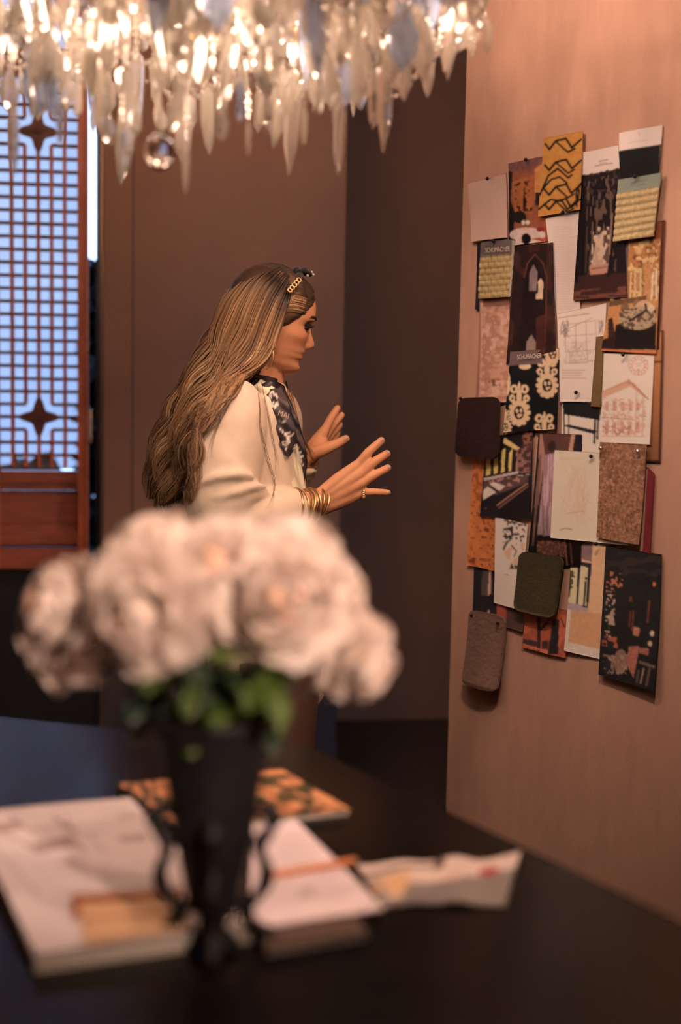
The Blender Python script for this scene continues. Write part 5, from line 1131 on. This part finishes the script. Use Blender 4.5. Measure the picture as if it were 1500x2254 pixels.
# combed-back hair from the forehead to the band, over the temple
for k in range(330):
    t = rh.random(); zst = .088 - .095 * t; fst = np.interp(zst, [-.01, .0, .025, .045, .06, .07, .09], [.018, .030, .055, .070, .076, .072, .056]) + rh.gauss(0, .0015)
    for sgn in (1, -1):
        wv_ = math.sqrt(max(0, 1 - min(1, max(0, (fst + .012)) / (.012 + float(_it(_zf, zst)))) ** 2.5)); st_ = sgn * (float(_it(_zw, zst)) * wv_ ** 1.1 + .002)
        P = []
        for i in np.linspace(0, 1, 12):
            ff = fst - i * (.075 + .02 * t); zz = zst + .022 * i * (1 - t) - .03 * i * i * (.2 + t)
            wv2 = math.sqrt(max(0, 1 - (max(0, (ff + .012)) / (.012 + float(_it(_zf, zz)))) ** 2.5)); s2 = sgn * (float(_it(_zw, zz)) * wv2 ** 1.05 + .003 + .009 * math.sin(math.pi * min(1, i * .8)))
            P.append(HP(ff, s2, zz))
        hair.tube(P, [.0008 + .0014 * math.sin(math.pi * min(1, .15 + i / 12)) for i in range(12)], 4, cap=False)
        tone = min(1, max(0, .45 + rh.gauss(0, .25) - .55 * max(0, .55 - t))); kk = np.linspace(.06, 1, 12); hcols.append(np.repeat(hcol(kk if t > .35 else kk * .25, tone), 4, 0))
# closed cap of hair over the skull and under the strands
cf, cs, cz = head_grid(60, 90, .005, -.07)
cv = [HP(a, b, c_ * 1.02 + .002) for a, b, c_ in zip(cf.ravel(), cs.ravel(), cz.ravel())]
nz_, nt_ = cf.shape; cfs = []
lim = np.interp(cz, [-.07, -.03, 0, .025, .045, .06, .075, .11], [-.03, -.005, .014, .046, .064, .073, .074, .2])
keep = cf < lim
for i in range(nz_ - 1):
    for j in range(nt_):
        q = (i * nt_ + j, i * nt_ + (j + 1) % nt_, (i + 1) * nt_ + (j + 1) % nt_, (i + 1) * nt_ + j)
        if all(keep.ravel()[x_] for x_ in q): cfs.append(q)
cfs.append(tuple((nz_ - 1) * nt_ + j for j in range(nt_)))
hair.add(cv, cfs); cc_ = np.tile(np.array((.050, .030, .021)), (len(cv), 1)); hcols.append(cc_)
# the inner mass of the long hair, a body between the guides
GI = np.array([guide(w) for w in np.linspace(0, 4.99, 26)]); vs = []
for a in range(26):
    for b in range(2, 33): q = GI[a, b].copy(); q[2] += .012; vs.append(W(*q))
for a in range(26):
    for b in range(2, 33): q = GI[a, b].copy(); q[2] = .06 - .002 * b; q[0] += 6; vs.append(W(*q))
ny = 31; fs = [(a * ny + b, (a + 1) * ny + b, (a + 1) * ny + b + 1, a * ny + b + 1) for a in range(25) for b in range(ny - 1)]; o_ = 26 * ny
fs += [tuple(x_ + o_ for x_ in reversed(f_)) for f_ in fs]
rim_ = [b for b in range(ny)] + [a * ny + ny - 1 for a in range(1, 26)] + [25 * ny + b for b in range(ny - 2, -1, -1)] + [a * ny for a in range(24, 0, -1)]
fs += [(rim_[i], rim_[(i + 1) % len(rim_)], o_ + rim_[(i + 1) % len(rim_)], o_ + rim_[i]) for i in range(len(rim_))]
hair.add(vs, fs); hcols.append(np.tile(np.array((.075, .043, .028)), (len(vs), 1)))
M_hair = mat('wavy_blonde_hair', (1, 1, 1), .42, attr=True, spec=.45)
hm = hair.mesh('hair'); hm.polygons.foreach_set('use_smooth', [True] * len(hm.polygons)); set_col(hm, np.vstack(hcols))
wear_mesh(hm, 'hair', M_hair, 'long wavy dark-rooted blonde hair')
# ---- hair band with jewels and gilt chain clip, earring, bangles, ring
M_band = mat('black_velvet_band', (.012, .010, .011), .9, sheen=.3); M_jewel = mat('clear_jewel', (.9, .88, .85), .08, metal=.7)
bd = []
for t in np.linspace(-1, 1, 41):
    a = t * 1.75; bd.append(HP(.040 - .055 * abs(t) ** 1.3, math.sin(a) * .089, -.012 + .121 * math.cos(a) * (1 if abs(a) < 1.57 else .35) - (.0 if abs(a) < 1.57 else .0)))
wear(MB().tube(bd, .0075, 10), 'hair_band', M_band)
kb = MB(); kc = HP(.040, .012, .111)
for k in range(9):
    a = k * .7; kb.ell(kc + HF * (.014 * math.cos(a)) + HS * (.014 * math.sin(a)) + HU * (.002 * (k % 3)), (.010, .010, .007), 8, 6)
wear(kb, 'band_knot', M_band)
for k, (df, ds) in enumerate(((.018, .012), (.022, .020), (.010, .024))): wear(MB().ell(kc + HF * df + HS * ds + HU * (.004 - .005 * k), (.0035, .0035, .0035), 8, 6), 'band_jewel', M_jewel)
c0, c1 = W(635, 643, -.093), W(660, 615, -.070); d_ = (c1 - c0).normalized(); sd_ = d_.cross(Vector((0, -1, 0))).normalized(); nd_ = sd_.cross(d_)
if nd_.y > 0: nd_ = -nd_
clip = wear(MB().box((c0 + c1) / 2, ((c1 - c0).length, .011, .003), (d_, sd_, nd_)), 'hair_clip', M_band, False)
for k in range(5):
    q = c0.lerp(c1, (k + .5) / 5) + nd_ * .003; lk = MB().tube([q + d_ * (.0044 * math.cos(a)) + sd_ * (.0048 * math.sin(a)) for a in np.linspace(0, 6.283, 15)], .0016, 6)
    wear(lk, 'clip_link', M_brass, True, clip)
wear(MB().ell(W(604, 761, -.094), (.005, .004, .008), 10, 8), 'ear_stud', M_brass)
wear(MB().tube(WS([(600, 768, -.094), (602, 785, -.097), (596, 805, -.097), (587, 814, -.094)], 16), .0014, 6), 'hoop_earring', M_brass)
fa = W(648, 1117, -.146); fb_ = W(704, 1105, -.124); fd = (fb_ - fa).normalized(); f1 = fd.orthogonal().normalized(); f2 = fd.cross(f1)
M_ant = mat('antique_gold', (.55, .34, .17), .3, metal=1.0)
for k in range(8):
    t = k / 7; c_ = fa.lerp(fb_, t) - Z * (.004 + .002 * (k % 2)); R_ = .0435 - .0095 * t
    tl = (f1 * math.sin(k * 1.7) + f2 * math.cos(k * 1.3)) * .10
    nrm_ = (fd + tl + Vector((-.25, 0, -.35))).normalized(); a1 = nrm_.orthogonal().normalized(); a2 = nrm_.cross(a1)
    b_ = MB().tube([c_ + a1 * (R_ * math.cos(a)) + a2 * (R_ * math.sin(a)) for a in np.linspace(0, 2 * math.pi, 41)], .0020 if k % 3 else .0028, 8)
    wear(b_, 'bangle', M_brass if k % 2 else M_ant)
rc = W(801, 1087, -.113); rb = MB()
rd = (W(822, 1083, -.114) - W(793, 1086, -.112)).normalized(); r1 = rd.orthogonal().normalized(); r2 = rd.cross(r1)
rb.tube([rc + r1 * (.0112 * math.cos(a)) + r2 * (.0112 * math.sin(a)) for a in np.linspace(0, 2 * math.pi, 25)], .0016, 6)
for k in range(4): rb.ell(rc + Vector((.0, -.011, .006 - .004 * k)), (.0036, .0036, .0036), 8, 6)
wear(rb, 'finger_ring', M_brass)
# ================================================================== CRYSTAL CHANDELIER
M_crys = bpy.data.materials.new('cut_crystal'); M_crys.use_nodes = True
_n = M_crys.node_tree.nodes; _l = M_crys.node_tree.links; _b = _n['Principled BSDF']
_b.inputs['Base Color'].default_value = (.95, .88, .80, 1); _b.inputs['Roughness'].default_value = .05; _b.inputs['Transmission Weight'].default_value = .82; _b.inputs['Specular IOR Level'].default_value = .8; _b.inputs['IOR'].default_value = 1.45
_t = _n.new('ShaderNodeBsdfTranslucent'); _t.inputs['Color'].default_value = (.95, .86, .76, 1)
_tr = _n.new('ShaderNodeBsdfTransparent'); _m = _n.new('ShaderNodeMixShader'); _m.inputs[0].default_value = .22; _m2 = _n.new('ShaderNodeMixShader'); _m2.inputs[0].default_value = .18
_l.new(_b.outputs[0], _m.inputs[1]); _l.new(_t.outputs[0], _m.inputs[2]); _l.new(_m.outputs[0], _m2.inputs[1]); _l.new(_tr.outputs[0], _m2.inputs[2]); _l.new(_m2.outputs[0], _n['Material Output'].inputs['Surface'])
M_gold = mat('aged_gilt_metal', (0.50, 0.34, 0.18), 0.35, metal=1.0)
M_bulb = bpy.data.materials.new('glowing_bulb'); M_bulb.use_nodes = True
_n = M_bulb.node_tree.nodes; _l = M_bulb.node_tree.links
_e = _n.new('ShaderNodeEmission'); _e.inputs['Color'].default_value = (1, .72, .45, 1); _e.inputs['Strength'].default_value = 6
_tr = _n.new('ShaderNodeBsdfTransparent'); _a = _n.new('ShaderNodeAddShader'); _l.new(_e.outputs[0], _a.inputs[0]); _l.new(_tr.outputs[0], _a.inputs[1]); _l.new(_a.outputs[0], _n['Material Output'].inputs['Surface'])

CS = 1.19                                             # overall size
cc = at_y(405, 100, 2.26); cc.z = 2.06
ch = empty('crystal_chandelier', cc); tag(ch, 'large crystal chandelier with hanging icicle drops above the flowers', 'chandelier')
def ringmesh(R, z, r):
    return MB().tube([(R * math.cos(a), R * math.sin(a), z) for a in np.linspace(0, 2 * math.pi, 49)], r, 6)
for R, z in ((.39, 0.0), (.29, -.03), (.19, -.06), (.09, -.09), (.34, .16), (.20, .26)):
    ringmesh(R * CS, z * CS, .004).build('frame_ring', M_gold, ch, True)
for k in range(6):
    a = k * math.pi / 3 + .2
    MB().tube(spline([(CS * r_ * math.cos(a), CS * r_ * math.sin(a), CS * z_) for r_, z_ in ((.02, .30), (.2, .24), (.34, .16), (.39, 0.0))], 14), .005, 6).build('frame_arm', M_gold, ch, True)
    MB().tube([(CS * .39 * math.cos(a), CS * .39 * math.sin(a), 0), (CS * .09 * math.cos(a), CS * .09 * math.sin(a), -.09 * CS)], .003, 6).build('frame_spoke', M_gold, ch, True)
MB().tube([(0, 0, -.09), (0, 0, ZT - cc.z - .02)], .008, 10).build('centre_rod', M_gold, ch, True)
MB().lathe([(0, ZT - cc.z - .045), (.05, ZT - cc.z - .04), (.06, ZT - cc.z - .001), (0, ZT - cc.z - .001)], 24).build('ceiling_rose', M_gold, ch, True)
NB = 6
for k in range(NB):
    a = k * 2 * math.pi / NB + .5; R = .27
    bp_ = Vector((R * math.cos(a), R * math.sin(a), .07))
    MB().lathe([(0, .0), (.011, .0), (.011, .05), (0, .05)], 12, bp_ - Z * .07).build('candle_sleeve', M_gold, ch, True)
    MB().lathe([(.006, 0), (.014, .015), (.015, .028), (.009, .045), (.002, .060), (0.0, .062)], 14, bp_ - Z * .02).build('bulb', M_bulb, ch, True)
    l = bpy.data.lights.new('bulb_light', 'POINT'); l.energy = CHAND_POWER / NB; l.color = WARM; l.shadow_soft_size = .03
    lo = bpy.data.objects.new('bulb_light', l); COL.objects.link(lo); lo.parent = ch; lo.location = bp_ + Z * .01
for k in range(9):                                            # extra small lamps added among the drops to brighten the crystals
    a = k * 2 * math.pi / 9 + .2; R = (.36, .22, .10)[k % 3] * CS
    bp_ = Vector((R * math.cos(a), R * math.sin(a), (-.13, -.17, -.20)[k % 3]))
    MB().lathe([(0, 0), (.006, 0), (.006, .03), (0, .03)], 10, bp_ + Z * .012).build('added_lamp_holder', M_gold, ch, True)
    MB().ell(bp_, (.009, .009, .013), 10, 8).build('bulb', M_bulb, ch, True)
    l = bpy.data.lights.new('bulb_light', 'POINT'); l.energy = CHAND_POWER * .024; l.color = (1.0, .70, .52); l.shadow_soft_size = .02
    lo = bpy.data.objects.new('bulb_light', l); COL.objects.link(lo); lo.parent = ch; lo.location = bp_
# --- cut crystal shapes, hanging point at the origin, growing down
def facet(name, prof, n, flat=1.0, rot=0.0):
    b = MB(); vs = []; k = len(prof)
    for r, z in prof:
        for j in range(n):
            a = 2 * math.pi * j / n + rot; vs.append((r * math.cos(a), r * math.sin(a) * flat, z))
    fs = [(i * n + j, (i + 1) * n + j, (i + 1) * n + (j + 1) % n, i * n + (j + 1) % n) for i in range(k - 1) for j in range(n)]
    b.add(vs, fs); b.tube([(0, 0, 0.012), (0, 0, 0)], .0008, 5)
    me = b.mesh(name); me.materials.append(M_crys); return me
CR = [facet('crystal_icicle', [(.001, 0), (.007, -.006), (.010, -.02), (.0095, -.07), (.006, -.088), (.0005, -.102)], 6),
      facet('crystal_almond', [(.001, 0), (.007, -.008), (.0145, -.030), (.012, -.045), (.0005, -.060)], 8, .45),
      facet('crystal_prism', [(.002, 0), (.009, -.004), (.009, -.05), (.0005, -.062)], 4, .8, .78),
      facet('crystal_spear', [(.001, 0), (.006, -.004), (.0045, -.014), (.0085, -.024), (.007, -.075), (.0005, -.105)], 6),
      facet('crystal_octagon', [(.001, 0), (.010, -.006), (.013, -.016), (.010, -.026), (.001, -.032)], 8, .4)]
M_crys_glint = M_crys.copy(); M_crys_glint.name = 'blue_glint_crystal'  # blue window glints put into the colour of some crystals
for _q in M_crys_glint.node_tree.nodes:
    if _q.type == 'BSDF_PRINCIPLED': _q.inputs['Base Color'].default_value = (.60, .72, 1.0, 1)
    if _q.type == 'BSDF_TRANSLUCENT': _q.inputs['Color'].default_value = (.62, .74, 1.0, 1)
CR_GLINT = []
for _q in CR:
    _c = _q.copy(); _c.materials.clear(); _c.materials.append(M_crys_glint); CR_GLINT.append(_c)
BALL = facet('crystal_ball', [(.001, 0), (.010, -.003), (.0175, -.012), (.0205, -.0225), (.0175, -.033), (.010, -.042), (.001, -.045)], 12)
M_ball = mat('clear_crystal_ball', (1, .97, .94), 0.0, trans=1.0, ior=1.5)
BALL.materials.clear(); BALL.materials.append(M_ball)
for _p in BALL.polygons: _p.use_smooth = True
def hang(me, p, s, az, tilt=0.0, name='crystal_drop'):
    o = bpy.data.objects.new(name, me); COL.objects.link(o); o.parent = ch
    o.matrix_basis = Matrix.Translation(Vector(p) - cc) @ Matrix.Rotation(az, 4, 'Z') @ Matrix.Rotation(tilt, 4, 'X') @ Matrix.Scale(s, 4)
    return o
bead = MB(); BE = [(1, 0, 0), (-1, 0, 0), (0, 1, 0), (0, -1, 0), (0, 0, 1), (0, 0, -1)]; BF = [(0, 2, 4), (2, 1, 4), (1, 3, 4), (3, 0, 4), (2, 0, 5), (1, 2, 5), (3, 1, 5), (0, 3, 5)]
def add_bead(p, r):
    p = Vector(p) - cc; bead.add([(p.x + a * r, p.y + b * r, p.z + c * r) for a, b, c in BE], BF)
rr = random.Random(11)
def strand(top, bottom, r0=.0042):
    L_ = top.z - bottom.z; n = max(1, int(L_ / .0105))
    for i in range(n):
        t = (i + .5) / n; add_bead(top.lerp(bottom, t), r0 * rr.uniform(.75, 1.25))
# the drops that make the lower outline
for px, py0, py1, kind, dep in ((30, 232, 388, 3, 1.78), (133, 225, 322, 0, 1.74), (240, 250, 322, 1, 1.76), (272, 285, 334, 2, 1.70), (205, 215, 300, 1, 1.82), (300, 215, 300, 2, 1.86), (410, 315, 432, 3, 1.80),
        (490, 235, 312, 1, 1.74), (548, 265, 344, 3, 1.78), (590, 205, 292, 1, 1.70), (670, 235, 320, 0, 1.82), (748, 205, 387, 3, 1.86), (825, 148, 286, 0, 1.90), (868, 85, 182, 1, 1.84), (945, 62, 216, 0, 1.95),
        (1012, 0, 112, 1, 1.93), (70, 170, 262, 1, 1.86), (450, 190, 290, 0, 1.88), (640, 180, 262, 1, 1.9), (705, 160, 250, 1, 1.78), (785, 120, 235, 2, 1.80), (905, 60, 150, 1, 1.88), (20, 150, 250, 1, 1.9), (170, 180, 260, 2, 1.9), (350, 200, 285, 1, 1.92), (530, 180, 270, 2, 1.72)):
    dep *= CS; a = at_y(px, py0, dep); b = at_y(px, py1, dep); L_ = a.z - b.z
    zmin = min(v.co.z for v in CR[kind].vertices); hang((CR_GLINT if rr.random() < .25 else CR)[kind], a, L_ / -zmin, rr.uniform(0, 6.28))
    strand(Vector((a.x, a.y, 2.03)), a)
pb_ = at_y(352, 292, 2.08); hang(BALL, pb_, 1.19, 0.3, name='crystal_ball'); strand(Vector((pb_.x, pb_.y, 2.03)), pb_)
# the mass of drops: a shallow bowl of strands
n_made = 0
for k in range(2000):
    if n_made >= 262: break
    a = rr.uniform(0, 2 * math.pi); R = .395 * math.sqrt(rr.uniform(.06, 1))
    if math.sin(a) > .35 and rr.random() < .6: continue      # thinner on the side that faces the back wall
    zl = 1.69 + .18 * (R / .395) ** 1.5                      # how low the drops may reach here
    z = zl + .05 + rr.random() ** 1.2 * (.30 - .10 * R)
    kind = rr.choice((0, 1, 1, 1, 2, 3, 4, 4)); s = rr.uniform(1.1, 1.8)
    R *= CS; p = Vector((cc.x + R * math.cos(a), cc.y + R * math.sin(a), z + .03))
    hang((CR_GLINT if rr.random() < .17 else CR)[kind], p, s, rr.uniform(0, 6.28), rr.uniform(-.18, .18)); n_made += 1
    if rr.random() < .6: strand(Vector((p.x, p.y, 2.05 - .05 * rr.random())), p, .0045)
for k in range(90):                                           # bead swags between the rings
    a = rr.uniform(0, 6.28); R1 = rr.choice((.39, .34, .29, .19)); a2 = a + rr.uniform(.2, .5); R1 *= CS; zz = 1.84 + .18 * rr.random() + .05 * R1
    p = cc + Vector((R1 * math.cos(a), R1 * math.sin(a), 0)); q = cc + Vector((R1 * math.cos(a2), R1 * math.sin(a2), 0)); p.z = q.z = zz
    for i in range(14):
        t = i / 13; w = p.lerp(q, t); w.z -= .06 * 4 * t * (1 - t) * .8; add_bead(w, .0048)
for k in range(620):                                          # the many small cut drops between the large ones
    a = rr.uniform(0, 2 * math.pi); R = .39 * math.sqrt(rr.uniform(.03, 1))
    if math.sin(a) > .3 and rr.random() < .6: continue
    zl = 1.71 + .18 * (R / .395) ** 1.5; z = zl + .03 + rr.random() * (.29 - .10 * R)
    me = CR[rr.choice((1, 1, 4, 4, 2))]; s_ = rr.uniform(.7, 1.3); rot = Matrix.Rotation(rr.uniform(0, 6.28), 3, 'Z') @ Matrix.Rotation(rr.uniform(-.3, .3), 3, 'X'); off = Vector((CS * R * math.cos(a), CS * R * math.sin(a), z - cc.z))
    bead.add([rot @ (v_.co * s_) + off for v_ in me.vertices], [tuple(p_.vertices) for p_ in me.polygons])
bo = bead.build('crystal_beads', M_crys, ch); bo['kind'] = 'stuff'
fill_downlight(0.25, 0.55, 'added ceiling lamp on the camera side of the flower table', DOWN_POWER * 1.3, at_table(600, 1930), 0.8, 1.0)
fill_downlight(0.85, 1.35, 'added ceiling lamp between the flower table and the pin wall', DOWN_POWER * 1.4, at_table(700, 1960), 0.7, 1.0)
fill_downlight(0.15, 1.15, 'added ceiling lamp aimed at the pinned papers', DOWN_POWER * 3.2, at_wall(1270, 1060), 0.68, 1.0)
fill_downlight(-1.30, 1.90, 'added ceiling lamp aimed at the back of the woman', DOWN_POWER * .45, W(600, 860), 0.5, 0.9)
fill_downlight(0.78, 1.70, 'added ceiling lamp aimed at the face and hands of the woman', DOWN_POWER * 3.3, W(660, 830), 0.5, 1.0)
fill_downlight(0.45, 4.75, 'added ceiling lamp in the recess behind the pin wall', DOWN_POWER * .10, None, 2.2, 0.9)
fill_downlight(-0.40, 3.55, 'added ceiling lamp washing the brown back wall', DOWN_POWER * .34, Vector((-.40, 4.4, 1.6)), 1.25, 1.0)

# floor lamp with a cone shade, added out of view as flower fill
fl = empty('added_floor_lamp', (0.62, 0.12, 0)); tag(fl, 'added unseen black floor lamp with a metal cone shade turned to the flowers', 'lamp')
MB().lathe([(0, 0), (.14, 0), (.14, .018), (.02, .03), (0, .03)], 32).build('base', M_black, fl, True)
hd = Vector((0, 0, 1.72)); MB().tube([(0, 0, .03), (0, 0, 1.74)], .010, 12).build('pole', M_black, fl, True)
aim = at_y(470, 1120, 1.45) - (Vector(fl.location) + hd); ad = aim.normalized(); hc_ = hd + ad * .08
q_ = ad.to_track_quat('Z', 'Y').to_matrix().to_4x4()
cone = MB(); cone.lathe([(.012, -.09), (.03, -.09), (.085, .05), (.082, .05), (.028, -.086), (.012, -.086)], 32)
co_ = cone.build('shade', M_black, fl, True); co_.matrix_basis = Matrix.Translation(hc_) @ q_
bu = MB().ell((0, 0, 0), (.022, .022, .03), 14, 10).build('bulb', M_bulb, fl, True); bu.matrix_basis = Matrix.Translation(hc_ - ad * .04) @ q_
l = bpy.data.lights.new('added_lamp_beam', 'SPOT'); l.energy = 160; l.color = (1.0, .66, .49); l.spot_size = .60; l.spot_blend = .8; l.shadow_soft_size = .05
lo = bpy.data.objects.new('added_lamp_beam', l); COL.objects.link(lo); lo.parent = fl; lo.location = hc_; lo.rotation_euler = ad.to_track_quat('-Z', 'Y').to_euler()
